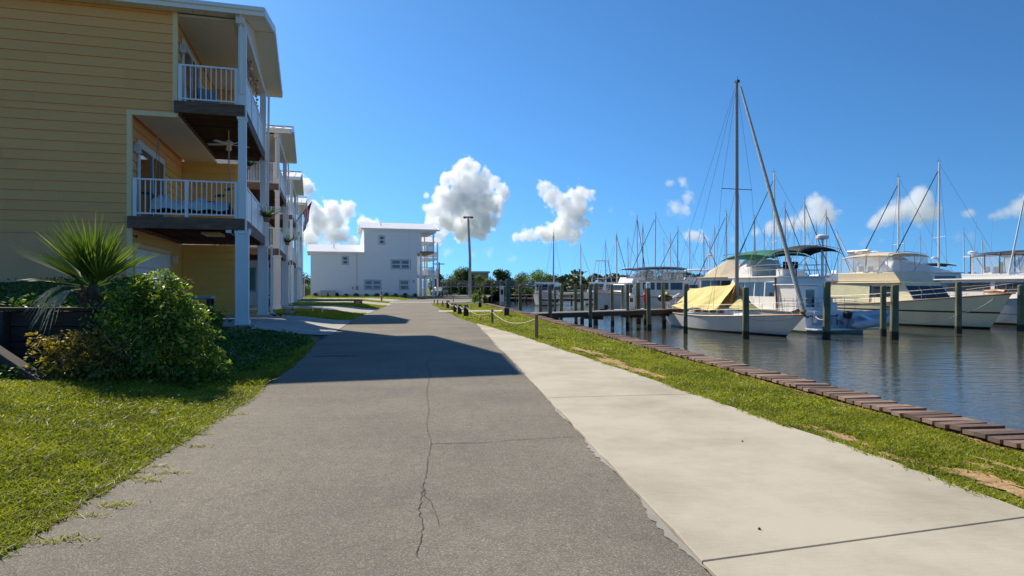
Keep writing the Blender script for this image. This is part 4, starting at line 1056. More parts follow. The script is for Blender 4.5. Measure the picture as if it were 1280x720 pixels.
# dock furniture
def pedestal(label,px,Y,h,w=0.3,z=-0.02):
    x=(px-640)/FPX*Y; t=thing('dock_pedestal',label,'pedestal',(x,Y,z),0.5,'dock power pedestals')
    mb=MB(); mb.box(-w/2,w/2,-w/2,w/2,0,h); mb.build('cabinet',RAILW,t,bevel=0.015); mb=MB(); mb.add([(-w/2-.03,-w/2-.03,h),(w/2+.03,-w/2-.03,h),(w/2+.03,w/2+.03,h),(-w/2-.03,w/2+.03,h),(0,0,h+0.16)],[(0,3,2,1),(0,1,4),(1,2,4),(2,3,4),(3,0,4)]); mb.build('lid',RAILW,t)
    mb=MB(); mb.box(-w/2-0.012,w/2*0.2,-w/2-0.012,-w/2,h*0.55,h*0.85); mb.build('outlet',BLKM,t)
pedestal('white dock pedestal at the middle of the dock finger',788,39.9,0.85,0.38); pedestal('white dock pedestal right of the covered sailboat stern',895,54,1.35,0.3,-0.05)
x=(806.5-640)/FPX*42.2; t=thing('extinguisher_box','bright red fire box fixed on a dock piling','fire box',(x,42.22,0.35)); mb=MB(); mb.lathe([(0.02,0),(0.12,0.02),(0.13,0.55),(0.06,0.62),(0.05,0.7),(0.01,0.72)],(0,0,0),12); mb.build('cylinder',M('fire_red',(0.75,0.03,0.02),0.4),t); mb=MB(); mb.box(-0.05,0.05,-0.02,0.2,0.2,0.28); mb.build('bracket',BLKM,t)
# ------------------------------------------------------------------ small things ashore
def catenary(a,b,sag,n=12):
    a=Vector(a);b=Vector(b); return [a.lerp(b,i/n)+Vector((0,0,-sag*4*(i/n)*(1-i/n))) for i in range(n+1)]
LINE=M('mooring_rope',(0.62,0.58,0.48),0.85,var=0.2,scale=30)
PILE=M('bollard_black',(0.045,0.042,0.038),0.8,var=0.3,scale=6)
POSTW=M('rope_post_wood',(0.34,0.23,0.12),0.8,var=0.4,scale=8,stretch=(1,1,0.3))
def bollard(label,px,py,h,w,m=PILE,rope=True,name='bollard'):
    x,y=G(px,py); t=thing(name,label,'bollard' if m is PILE else 'post',(x,y,0),0,'posts of the rope fence')
    mb=MB(); mb.lathe([(w*0.5,-0.1),(w*0.5,h*0.9),(w*0.52,h*0.93),(w*0.46,h),(0.004,h+0.01)],(0,0,0),12); mb.build('post',m,t)
    if rope:
        mb=MB(); mb.lathe([(w*0.5+0.003,h*0.76),(w*0.5+0.02,h*0.79),(w*0.5+0.003,h*0.82)],(0,0,0),12); mb.lathe([(w*0.5+0.003,h*0.83),(w*0.5+0.02,h*0.86),(w*0.5+0.003,h*0.885)],(0,0,0),12); mb.build('rope_band',LINE,t)
    return Vector((x,y,h*0.83))
E=bollard('black rope-wrapped bollard nearest the road, biggest of its line',582.5,395.6,0.52,0.23)
D=bollard('second black bollard in the line along the road',574.6,392.7,0.48,0.21)
C_=bollard('third black bollard in the line along the road',568.6,390.4,0.46,0.19)
A_=bollard('farthest black bollard of the line along the road',559.8,385.6,0.5,0.2)
F_=bollard('lone black bollard on the lawn near the tall light pole',600,384.8,0.46,0.22)
G_=bollard('lone black bollard by the sea wall and power pedestal',633.3,395,0.47,0.24)
S1=bollard('thin post of the rope fence between bollard and walkway',615.4,404.8,0.52,0.085,POSTW,False,'rope_post')
S2=bollard('nearest rope fence post with bare sunlit wood',670.5,422.5,0.61,0.095,POSTW,False,'rope_post')
for k,(px,py,h) in enumerate(((542.8,379.8,0.35),(547,381.2,0.4),(553.3,383.6,0.42),(566.6,377.8,0.5),(565,388,0.42))):
    bollard(['leftmost thin post at the far road corner','second thin post at the far road corner','third thin post at the far road corner','thin post standing behind the bollard line','thin pale post between two black bollards'][k],px,py,h,0.085,POSTW,False,'rope_post')
for a,b,s,l in ((E,S1,0.22,'sagging rope from the biggest bollard to the thin post'),(S1,S2,0.25,'longest sagging rope ending at the nearest post'),(D,E,0.12,'short rope joining the two nearest bollards'),(C_,D,0.10,'short rope joining the second and third bollards'),(A_,C_,0.12,'rope joining the farthest bollard to its neighbour')):
    mb=MB(); mb.tube(catenary(a,b,s),0.011 if b is S2 or b is S1 else 0.018,5); tag(mb.build('rope',LINE),l,'rope','ropes of the fence')
# tall light pole
x,y=G(587.5,371.5); h=at(585,272,y).z
t=thing('light_pole','tall bare wooden light pole with flat head at lane end','light pole',(x,y,0))
mb=MB(); mb.tube([(0,0,-0.3),(0,0,h*0.5),(-0.25,0,h)],[0.24,0.19,0.15],10); mb.build('pole',M('pole_wood',(0.52,0.45,0.37),0.9,var=0.25,scale=3,stretch=(1,1,0.2)),t)
mb=MB(); mb.box(-0.95,0.45,-0.12,0.12,h-0.02,h+0.16); mb.box(-0.9,-0.55,-0.2,0.2,h-0.12,h-0.02); mb.box(0.05,0.4,-0.2,0.2,h-0.12,h-0.02); mb.build('lamp_head',M('lamp_bronze',(0.14,0.10,0.07),0.5),t)
mb=MB(); mb.box(-0.25,0.25,-0.32,-0.2,1.2,1.9); mb.build('meter_box',M('grey_box',(0.4,0.4,0.4),0.5),t)
t=thing('utility_pole','slim utility pole with crossarm behind the end house','utility pole',(at(549,360,112).x,112,0)); h=at(549,328,112).z
mb=MB(); mb.tube([(0,0,-0.3),(0,0,h)],[0.16,0.11],8); mb.build('pole',BARK,t)
mb=MB(); mb.box(-0.9,0.9,-0.08,0.08,h-0.35,h-0.2); mb.build('crossarm',BARK,t)
mb=MB(); mb.lathe([(0.05,h-1.8),(0.28,h-1.75),(0.28,h-1.0),(0.05,h-0.95)],(-0.3,0,0),10); mb.build('transformer',M('grey_box',(0.4,0.4,0.4),0.5),t)
# power pedestal by the sea wall
x,y=G(627.5,381.5); t=thing('power_pedestal','white power pedestal beside a green topped post at the sea wall','pedestal',(x,y,0))
mb=MB(); mb.box(-0.16,0.16,-0.14,0.14,0,1.38); mb.box(-0.19,0.19,-0.17,0.17,1.38,1.46); mb.build('cabinet',M('cabinet_white',(0.74,0.75,0.74),0.4),t,bevel=0.01)
mb=MB(); mb.box(0.0,0.34,-0.55,-0.2,0,0.28); mb.build('step_box',D_MAT,t)
mb=MB(); mb.box(-0.1,0.1,-0.152,-0.14,0.8,1.2); mb.build('outlet_panel',BLKM,t)
mb=MB(); mb.lathe([(0.17,-0.2),(0.17,1.9),(0.14,1.98),(0.02,2.0)],(0,0,0),10); tag(mb.build('service_post',M('teal_wrap',(0.05,0.12,0.10),0.5,var=0.3,scale=2)),'tall teal wrapped post right beside the power pedestal','post').location=(x+0.45,y+0.2,0)
# yard sign, hydrant marker, low white stand
x,y=G(447.5,383,0.05); RED=M('sign_red',(0.42,0.02,0.04),0.5)
t=thing('yard_sign','small red and white yard sign on the verge','sign',(x,y,0.05),0.15)
mb=MB(); mb.prism([(-0.28,0.0),(0.28,0.0),(0.28,0.26),(0.14,0.36),(-0.14,0.36),(-0.28,0.26)],-0.012,0.012); o=mb.build('board',RED,t); o.rotation_euler=(R(90),0,0); o.location=(0,0,0.10)
for z,w in ((0.20,0.40),(0.30,0.30)):
    mb=MB(); mb.box(-w/2,w/2,-0.018,-0.014,z,z+0.035); mb.build('white_band',WHT,t)
for s in (-0.22,0.22):
    mb=MB(); mb.box(s-0.01,s+0.01,-0.01,0.01,0,0.11); mb.build('leg',RAILW,t)
x,y=G(477,377.2); t=thing('marker_post','orange marker post with dark cap at the junction','marker post',(x,y,0))
mb=MB(); mb.lathe([(0.13,0),(0.13,0.05),(0.09,0.08),(0.09,0.50),(0.11,0.52),(0.11,0.58),(0.05,0.64),(0.01,0.66)],(0,0,0),12); mb.build('post',M('marker_orange',(0.70,0.27,0.04),0.5,var=0.1),t)
mb=MB(); mb.tube([(0,0,0.64),(0,0,0.98)],0.035,8); mb.build('cap',BLKM,t)
x,y=G(397,391,0.18); t=thing('low_stand','low white wire stand lying on the second driveway','stand',(x,y,0.2),0.2)
for a,b in (((-0.2,-0.1,0),(-0.2,-0.1,0.2)),((0.2,-0.1,0),(0.2,-0.1,0.2)),((-0.2,0.1,0),(-0.2,0.1,0.2)),((0.2,0.1,0),(0.2,0.1,0.2))):
    mb=MB(); mb.bar(a,b,0.03,0.03); mb.build('leg',WHT,t)
mb=MB(); mb.box(-0.22,0.22,-0.12,0.12,0.2,0.23); mb.build('top',WHT,t)
# outdoor sink counter, cone
p=at(247,395,14.6); t=thing('sink_counter','grey topped outdoor counter behind the shrubs','counter',(p.x,p.y,0.22),ROW_A)
mb=MB(); mb.box(-0.33,0.33,-0.28,0.28,0.84,0.90); mb.build('top',M('grey_counter',(0.30,0.34,0.32),0.6,var=0.2),t,bevel=0.01)
for a in (-0.26,0.26):
    for b in (-0.22,0.22):
        mb=MB(); mb.box(a-0.04,a+0.04,b-0.04,b+0.04,0,0.84); mb.build('leg',TIM,t)
mb=MB(); mb.box(-0.22,0.22,-0.2,0.2,0.22,0.26); mb.build('shelf',TIM,t)
p=at(225,366,19.5); ORG=M('safety_orange',(0.85,0.17,0.02),0.5)
t=thing('safety_cone','orange safety cone in front of the garage door','cone',(p.x,p.y,0.27))
mb=MB(); mb.lathe([(0.14,0.03),(0.11,0.1),(0.05,0.98),(0.04,1.0),(0.01,1.0)],(0,0,0),12); mb.build('cone_body',ORG,t)
mb=MB(); mb.box(-0.19,0.19,-0.19,0.19,0,0.035); mb.build('base',BLKM,t)
# orange hose on a reel between the first columns
q=rowpt(-0.25,2.45); t=thing('hose_reel','orange hose coiled on a reel beneath the first deck','hose reel',(q.x,q.y,0.27),ROW_A)
HOS=M('orange_hose',(0.75,0.13,0.02),0.45)
for k in range(4):
    mb=MB(); r=0.20+0.045*(k%3); pts=[(-0.09+0.06*k, r*math.cos(a), 0.34+r*math.sin(a)) for a in np.linspace(0,2*math.pi,25)]; mb.tube(pts,0.028,6,False); mb.build('hose_coil',HOS,t)
mb=MB(); mb.lathe([(0.10,-0.14),(0.10,0.16)],(0,0,0.34),12,'x'); mb.box(-0.16,-0.13,-0.2,0.2,0,0.04); mb.box(0.15,0.18,-0.2,0.2,0,0.04); mb.bar((-0.145,0,0.02),(-0.145,0,0.36),0.03,0.04); mb.bar((0.165,0,0.02),(0.165,0,0.36),0.03,0.04); mb.build('reel_stand',BLKM,t)
# birds on the driveway
def bird(label,px,py,hgt,m,up,seed):
    x,y=G(px,py,0.27); t=thing('bird',label,'bird',(x,y,0.27),seed*1.3,'birds on the driveway')
    k=hgt
    mb=MB(); mb.tube([(-0.42*k,0,0.42*k if up else 0.30*k),(-0.25*k,0,0.40*k),(0,0,0.36*k if up else 0.22*k),(0.16*k,0,0.45*k if up else 0.28*k),(0.22*k,0,0.66*k if up else 0.40*k),(0.23*k,0,0.88*k if up else 0.50*k),(0.29*k,0,0.95*k if up else 0.55*k),(0.46*k,0,0.90*k if up else 0.5*k)],[0.02*k,0.10*k,0.17*k,0.13*k,0.06*k,0.05*k,0.065*k,0.012*k],8); mb.build('body',m,t,smooth=True)
    if up:
        for s in (-0.06,0.06):
            mb=MB(); mb.tube([(0,s*k,0.30*k),(0.02*k,s*k,0.0)],0.022*k,5); mb.build('leg',m,t)
BG=M('grey_plumage',(0.30,0.30,0.31),0.8,var=0.3,scale=20); BD=M('dark_plumage',(0.07,0.065,0.06),0.8,var=0.3,scale=20)
bird('tallest grey bird standing on the first driveway',364,396,0.42,BG,True,1); bird('grey bird standing left of the tallest one',357.5,395,0.34,BG,True,3)
bird('dark bird sitting low next to the standing birds',350.5,396.3,0.26,BD,False,2); bird('dark bird sitting low near the first downspout',343,396.3,0.26,BD,False,0.3)
# patio chairs under the second house
for k,(a,b,rz,lb) in enumerate(((-1.9,1.1,0.2,'black metal patio chair in front of the teal framed window'),(-0.9,3.4,1.6,'black metal patio chair behind the second house column'))):
    q=rowpt(a,b,1); t=thing('patio_chair',lb,'chair',(q.x,q.y,0.27),ROW_A+rz,'patio chairs of the second house')
    mb=MB(); mb.box(-0.32,0.32,-0.3,0.3,0.40,0.45); mb.build('seat',BLKM,t)
    mb=MB()
    for z in (0.58,0.70,0.82,0.94): mb.bar((-0.32,0.29,z),(0.32,0.29,z),0.02,0.07)
    mb.bar((-0.31,0.29,0.45),(-0.31,0.29,1.0),0.03,0.03); mb.bar((0.31,0.29,0.45),(0.31,0.29,1.0),0.03,0.03); mb.build('backrest',BLKM,t)
    for sx in (-0.30,0.30):
        for sy in (-0.27,0.27):
            mb=MB(); mb.box(sx-0.015,sx+0.015,sy-0.015,sy+0.015,0,0.40); mb.build('leg',BLKM,t)
        mb=MB(); mb.box(sx-0.02,sx+0.02,-0.3,0.29,0.62,0.65); mb.build('armrest',BLKM,t)
mbw=MB(); mbw.box(-0.9,0.9,-0.06,0.0,-0.1,0.0); 
# teal framed window of the second house's ground floor
for (z0,z1,x0,x1) in ((0.95,2.15,-2.75,-1.75),):
    m2=MB(); y=7.08; t_=0.09
    m2.box(x0-t_,x1+t_,y-0.04,y-0.001,z0-t_,z0); m2.box(x0-t_,x1+t_,y-0.04,y-0.001,z1,z1+t_); m2.box(x0-t_,x0,y-0.04,y-0.001,z0,z1); m2.box(x1,x1+t_,y-0.04,y-0.001,z0,z1); w=m2.build('window',TEAL,H2)
    m2=MB(); m2.box(x0,x1,y-0.02,y-0.002,z0,z1); m2.build('pane',M('green_glass',(0.10,0.22,0.17),0.1),w)
# hanging ferns
FERN=leaf_mat('fern_leaf',(0.02,0.05,0.012),(0.07,0.14,0.03),None,0.3,nscale=4)
def fern(label,i,x,y,z,r,n):
    q=rowpt(x,y,i); t=thing('hanging_fern',label,'plant',(q.x,q.y,z+0.25),0,'potted ferns on the porches'); rs_=np.random.default_rng(int(n+x*10+y*7))
    mb=MB(); mb.lathe([(0.06,-0.10),(0.11,-0.08),(0.13,0.06),(0.12,0.07),(0.02,0.05)],(0,0,0),10); mb.build('pot',M('terracotta',(0.35,0.17,0.10),0.8),t)
    v,tr,c=blades(np.stack([rs_.normal(0,0.05,n),rs_.normal(0,0.05,n),np.full(n,0.05)],1),r,0.03,rs_,lean=1.6); inst(fast_mesh('fronds',v,tr,FERN,c),'fronds',t)
    mb=MB(); mb.tube([(0.11,0,0.05),(0,0,0.55)],0.004,3); mb.tube([(-0.11,0,0.05),(0,0,0.55)],0.004,3); mb.build('hanger',BLKM,t)
fern('fern hanging outside the first house front railing',0,0.22,5.4,3.55,0.30,120); fern('upper fern hanging under the second house top porch',1,-0.9,-0.2,5.0,0.34,120); fern('fern hanging left of the second house column',1,-1.35,-0.25,6.9,0.30,110)
fern('fern hanging on the front of the second house',1,0.2,5.2,3.6,0.3,110)
# garland of shells hanging in the top porch
for k,(y,lb) in enumerate(((2.6,'string of shells hanging at the near side of the top porch'),(4.6,'string of shells hanging at the far side of the top porch'))):
    q=rowpt(-0.05,y); t=thing('shell_garland',lb,'garland',(q.x,q.y,7.6),0,'shell garlands of the top porch')
    mb=MB(); mb.tube([(0,0,0),(0,0,1.05)],0.006,3); mb.build('string',ROPE,t)
    for j in range(9):
        mb=MB(); mb.lathe([(0.005,-0.04),(0.05,-0.01),(0.045,0.02),(0.005,0.05)],(0.02*(-1)**j,0,0.08+0.11*j),7); mb.build('shell',M('shell_tan',(0.45,0.30,0.20),0.6,var=0.3,rnd=0.3) if j%3 else FABW,t)
# flag on the porch of the third house
a=at(370,277,50.5); b=at(390,252,49.5)
t=thing('flag','red and white striped flag hanging from a slanted pole','flag',a)
mb=MB(); d=b-a; mb.tube([(0,0,0),d],0.03,6); mb.build('flag_pole',BARK,t)
def cloth(name,c):
    m=bpy.data.materials.new(name); m.use_nodes=True; nt=m.node_tree; b=nt.nodes['Principled BSDF']; b.inputs['Base Color'].default_value=(*c,1); b.inputs['Roughness'].default_value=0.85
    tr=nt.nodes.new('ShaderNodeBsdfTranslucent'); tr.inputs[0].default_value=(*c,1); mx=nt.nodes.new('ShaderNodeMixShader'); mx.inputs[0].default_value=0.5
    nt.links.new(b.outputs[0],mx.inputs[1]); nt.links.new(tr.outputs[0],mx.inputs[2]); nt.links.new(mx.outputs[0],nt.nodes['Material Output'].inputs['Surface']); return m
FR=cloth('flag_red',(0.62,0.05,0.08)); FW=cloth('flag_white',(0.85,0.80,0.80)); FBL=cloth('flag_blue',(0.05,0.07,0.25))
top0=d*0.45; top1=d*0.97; n=13
for k in range(13):
    rings=[]
    for i in range(9):
        u=i/8; row=[]
        for e in (k/13,(k+1)/13):
            p=top0.lerp(top1,e)+Vector((0.05*math.sin(5*u+9*e)-0.32*u*(e-0.2),0.06*math.sin(4*u+7*e),-1.5*u)); row.append(p)
        rings.append(row)
    s0=2 if k>=9 else 0
    mb=MB(); mb.loft(rings[s0:],False,False); mb.build('stripe',FR if k%2==0 else FW,t)
    if s0:
        mb=MB(); mb.loft(rings[:s0+1],False,False); mb.build('canton',FBL,t)
# far: boardwalk, low dock, building, parked car
bw=thing('boardwalk','raised wooden boardwalk with railing crossing the far inlet','boardwalk',(0,0,0)); GW=M('grey_boardwalk',(0.27,0.24,0.21),0.9,var=0.3,scale=2)
x0,x1=-15.5,8.0
mb=MB(); mb.box(x0,x1,114,116.2,1.45,1.7); mb.build('deck',GW,bw)
mb=MB(); mb.box(x0,x1,113.95,114.05,2.45,2.6); mb.box(x0,x1,113.95,114.05,2.05,2.15); mb.build('handrail',GW,bw)
for k in range(17):
    x=x0+0.6+k*1.42; mb=MB(); mb.box(x-0.09,x+0.09,113.9,114.08,-1.6,2.6); mb.build('post',GW,bw)
mb=MB()
k=x0
while k<x1: mb.box(k,k+0.05,113.98,114.02,1.7,2.45); k+=0.3
s=mb.build('balusters',GW,bw); s['kind']='stuff'
ld=thing('low_dock','low dark dock in the inlet below the boardwalk','dock',(0,0,0)); mb=MB(); mb.box(-1.5,9.5,99,100.6,-0.38,-0.18); mb.build('deck',GW,ld)
for k in range(7):
    mb=MB(); mb.lathe([(0.13,-1.8),(0.13,0.25)],(-1.2+1.7*k,99.1,0),8); mb.build('pile',DARKW,ld)
p=at(595,342,150); bl=thing('flat_building','low tan building with flat roof among the far trees','building',(p.x,152,0)); zt=at(595,339,152).z
mb=MB(); mb.box(-3.2,2.6,0,6,0,zt-0.3); mb.build('wall',M('tan_wall',(0.36,0.30,0.24),0.8),bl)
mb=MB(); mb.box(-3.7,3.0,-0.5,6.4,zt-0.3,zt); mb.build('roof',M('pale_roof',(0.70,0.66,0.58),0.6),bl)
for a in (-2,0.2):
    mb=MB(); mb.box(a,a+1.0,-0.03,0,zt-2.2,zt-1.1); mb.build('window',GLASS,bl)
CARW=M('car_white',(0.42,0.43,0.45),0.3,coat=0.4)
p=at(550,360,112); car=thing('parked_car','small pale car parked beyond the end house by the utility pole','car',(p.x,112,0.02),R(80))
prof=[(-2.1,0.35),(-2.15,0.75),(-1.9,0.92),(-1.2,1.0),(-0.6,1.42),(0.7,1.45),(1.4,1.02),(2.0,0.9),(2.2,0.6),(2.15,0.35)]
mb=MB(); mb.loft([[(x,y*(1.0 if z<1.0 else 0.82),z) for x,z in prof] for y in (-0.86,-0.8,0.8,0.86)],True,True); mb.build('body',CARW,car,bevel=0.04)
mb=MB(); mb.loft([[(-1.05,y,1.0),(-0.58,y*0.84,1.36),(0.62,y*0.84,1.38),(1.2,y,1.03)] for y in (-0.88,0.88)],True,True); mb.build('windows',GLASS,car)
for sx in (-1.35,1.35):
    for sy in (-0.84,0.84):
        mb=MB(); mb.lathe([(0.05,-0.11),(0.31,-0.1),(0.33,0),(0.31,0.1),(0.05,0.11)],(sx,sy,0.33),14,'y'); w=mb.build('wheel',BLKM,car); mb=MB(); mb.lathe([(0.02,-0.13),(0.19,-0.125),(0.19,0.125),(0.02,0.13)],(sx,sy,0.33),10,'y'); mb.build('rim',ROOFM,w)
for sy in (-0.6,0.6):
    mb=MB(); mb.box(2.05,2.2,sy-0.18,sy+0.18,0.66,0.80); mb.build('headlight',M('lens',(0.8,0.8,0.8),0.1),car)
# ------------------------------------------------------------------ boats
def paint(name,top,boot=(0.015,0.015,0.018),zb=0.12,stripe=None,zs=(0,0),rough=0.28):
    """hull paint: bottom paint below zb, topsides above, optional stripe between zs"""
    if name in _mats: return _mats[name]
    m=bpy.data.materials.new(name); m.use_nodes=True; nt=m.node_tree; b=nt.nodes['Principled BSDF']; b.inputs['Roughness'].default_value=rough; b.inputs['Coat Weight'].default_value=0.3
    tc=nt.nodes.new('ShaderNodeTexCoord'); sp=nt.nodes.new('ShaderNodeSeparateXYZ'); nt.links.new(tc.outputs['Object'],sp.inputs[0])
    nz=nt.nodes.new('ShaderNodeTexNoise'); nz.inputs['Scale'].default_value=0.9; nz.inputs['Detail'].default_value=6; mp=nt.nodes.new('ShaderNodeMapping'); mp.inputs['Scale'].default_value=(1,1,0.25); nt.links.new(tc.outputs['Object'],mp.inputs['Vector']); nt.links.new(mp.outputs[0],nz.inputs['Vector'])
    cr=nt.nodes.new('ShaderNodeValToRGB'); cr.color_ramp.elements[0].position=0.25; cr.color_ramp.elements[0].color=(*[c*0.84 for c in top],1); cr.color_ramp.elements[1].position=0.65; cr.color_ramp.elements[1].color=(*top,1); nt.links.new(nz.outputs[0],cr.inputs['Fac'])
    def step(z):
        g=nt.nodes.new('ShaderNodeMath'); g.operation='GREATER_THAN'; g.inputs[1].default_value=z; nt.links.new(sp.outputs[2],g.inputs[0]); return g
    def mix(f,a,bc):
        x=nt.nodes.new('ShaderNodeMix'); x.data_type='RGBA'; nt.links.new(f.outputs[0],x.inputs[0])
        if isinstance(a,tuple): x.inputs[6].default_value=(*a,1)
        else: nt.links.new(a,x.inputs[6])
        if isinstance(bc,tuple): x.inputs[7].default_value=(*bc,1)
        else: nt.links.new(bc,x.inputs[7])
        return x.outputs[2]
    c=cr.outputs[0]
    if stripe:
        c=mix(step(zs[0]),c,stripe); c=mix(step(zs[1]),c,cr.outputs[0])
    c=mix(step(zb),boot,c); nt.links.new(c,b.inputs['Base Color']); _mats[name]=m; return m

TEAK=M('teak_rail',(0.33,0.16,0.06),0.5,var=0.3,scale=4); GEL=M('gelcoat_white',(0.88,0.86,0.82),0.3,var=0.05,scale=1,coat=0.2); GELC=M('gelcoat_cream',(0.88,0.76,0.50),0.35,var=0.06,scale=1,coat=0.2)
STEEL=M('stainless',(0.42,0.42,0.43),0.5,metal=0.4); ALU=M('mast_aluminium',(0.66,0.65,0.62),0.5,metal=0.2,var=0.1); ALUW=M('mast_white',(0.85,0.83,0.78),0.5); ALUB=M('mast_bronze',(0.36,0.30,0.25),0.5,var=0.1)
WIRE=M('rigging_wire',(0.12,0.12,0.13),0.4,metal=0.6); BLKC=M('black_canvas',(0.015,0.016,0.02),0.8,var=0.2); GRNC=M('green_canvas',(0.01,0.16,0.10),0.8,var=0.2,scale=2); TANC=M('tan_canvas',(0.66,0.55,0.38),0.85,var=0.12,scale=2,bump=0.2,bscale=3,bdist=0.05); YELC=M('yellow_tarp',(0.72,0.60,0.22),0.8,var=0.12,scale=2.5,bump=0.25,bscale=6,bdist=0.05); REDC=M('red_canvas',(0.6,0.03,0.03),0.8); NAVY=M('navy_canvas',(0.02,0.03,0.07),0.8); VINYL=M('clear_vinyl',(0.75,0.76,0.75),0.12,alpha=0.2); CRMC=M('cream_canvas',(0.74,0.70,0.44),0.85,var=0.12,scale=2,bump=0.25,bscale=4,bdist=0.04)
LTEAK=M('louvre_brown',(0.20,0.085,0.04),0.6)

def hull(root,L,B,fb,fs,mat,over_b=1.0,over_s=0.3,tw=0.75,draft=0.5,flare=0.55,rail=TEAK,railr=0.035,fine=2.0,sag=0.12,deckm=None,sail=False):
    ns=22; nz=9; S=[];D=[]
    def f(s):
        if s<0.45: return tw+(1-tw)*math.sin(math.pi/2*s/0.45)
        return max(0.0,1-((s-0.45)/0.55)**fine)**(0.85)
    def zd(s): return fs+(fb-fs)*s**1.7-sag*math.sin(math.pi*s)
    for i in range(ns+1):
        s=i/ns; s=1-(1-s)**1.15; b=max(0.012,B/2*f(s)); zt=zd(s); prof=[]
        wl=0.92*(1-s**3*(1-flare)) if not sail else 0.86*(1-s**4*(1-flare))
        for k in range(nz+1):
            w=k/nz; z=-draft+(zt+draft)*w
            if z<0: g=wl*math.sqrt(max(0,1-(z/draft)**2))
            else: g=wl+(1-wl)*(z/zt)**0.85
            x=s*L+over_b*(s**5)*max(-0.35,z/max(zt,0.1))-over_s*((1-s)**6)*(z/max(zt,0.1))
            prof.append((x,b*max(0.02,g),z))
        S.append(prof)
    mb=MB(); rings=[[(x,-y,z) for x,y,z in reversed(p)]+[(x,y,z) for x,y,z in p] for p in S]
    mb.loft(rings,False,False)
    mb.f.append(tuple(range(len(rings[0]))))
    h=mb.build('hull',mat,root,smooth=True)
    try:
        md=h.modifiers.new('edge','EDGE_SPLIT'); md.split_angle=R(50)
    except Exception: pass
    dk=MB(); dk.loft([[(p[-1][0],-p[-1][1]*0.985,p[-1][2]-0.03),(p[-1][0],0,p[-1][2]+0.03),(p[-1][0],p[-1][1]*0.985,p[-1][2]-0.03)] for p in S],False,False); dk.build('deck',deckm or GEL,root,smooth=True)
    if rail:
        for sg in (-1,1):
            r=MB(); r.tube([(p[-1][0],sg*p[-1][1],p[-1][2]+railr*0.4) for p in S],railr,5); r.build('rub_rail',rail,h)
    return lambda s,side=0,dz=0.0: Vector((s*L+(over_b if s>=0.999 else over_b*s**5), side*max(0.01,B/2*f(s)), zd(s)+dz))

def block(root,name,mat,x0,x1,y0,y1,z0,z1,top=None,bev=0.04,tap=0.92,rake_f=0.0,rake_b=0.0,parent=None):
    """deckhouse: base outline narrowing upward, ends raked"""
    mb=MB(); h=z1-z0
    a=[(x0,-y0,z0),(x1,-y1,z0),(x1,y1,z0),(x0,y0,z0)]; b=[(x0+rake_b,-y0*tap,z1),(x1-rake_f,-y1*tap,z1),(x1-rake_f,y1*tap,z1),(x0+rake_b,y0*tap,z1)]
    mb.loft([a,b],True,True); return mb.build(name,mat,parent or root,bevel=bev)

def side_window(root,mat,x0,x1,ya,yb,z0,z1,tilt,sgn,name='window'):
    """ya half width at z0 for x0 .. , proud of the cabin side"""
    mb=MB(); e=0.012
    P=[(x0,sgn*(ya+e),z0),(x1,sgn*(yb+e),z0),(x1,sgn*(yb+e-tilt),z1),(x0,sgn*(ya+e-tilt),z1)]
    if sgn<0: P.reverse()
    mb.slab(P,0.012); return mb.build(name,mat,root)

def rails(root,f,s0,s1,n,h,lines=2,sides=(-1,1),bow=True,r=0.010,inset=0.94):
    for sg in sides:
        pts=[f(s0+(s1-s0)*i/n,sg*inset) for i in range(n+1)]
        mb=MB()
        for p in pts: mb.tube([p,p+Vector((0,0,h))],r,5)
        for k in range(lines):
            z=h*(1-0.45*k); mb.tube([p+Vector((0,0,z)) for p in pts],r*0.9,5)
        mb.build('guard_rail',STEEL,root)
    if bow and s1>0.9:
        a=f(s1,-inset)+Vector((0,0,h)); b=f(s1,inset)+Vector((0,0,h)); c=f(1.0)+Vector((0.1,0,h)); mb=MB(); mb.tube([a,c,b],r,5); mb.tube([c,f(1.0)],r,5); mb.build('bow_pulpit',STEEL,root)

def wires(root,name,pairs,r=0.012,mat=WIRE):
    for a,b in pairs:
        mb=MB(); mb.tube([a,b],r,4); mb.build(name,mat,root)

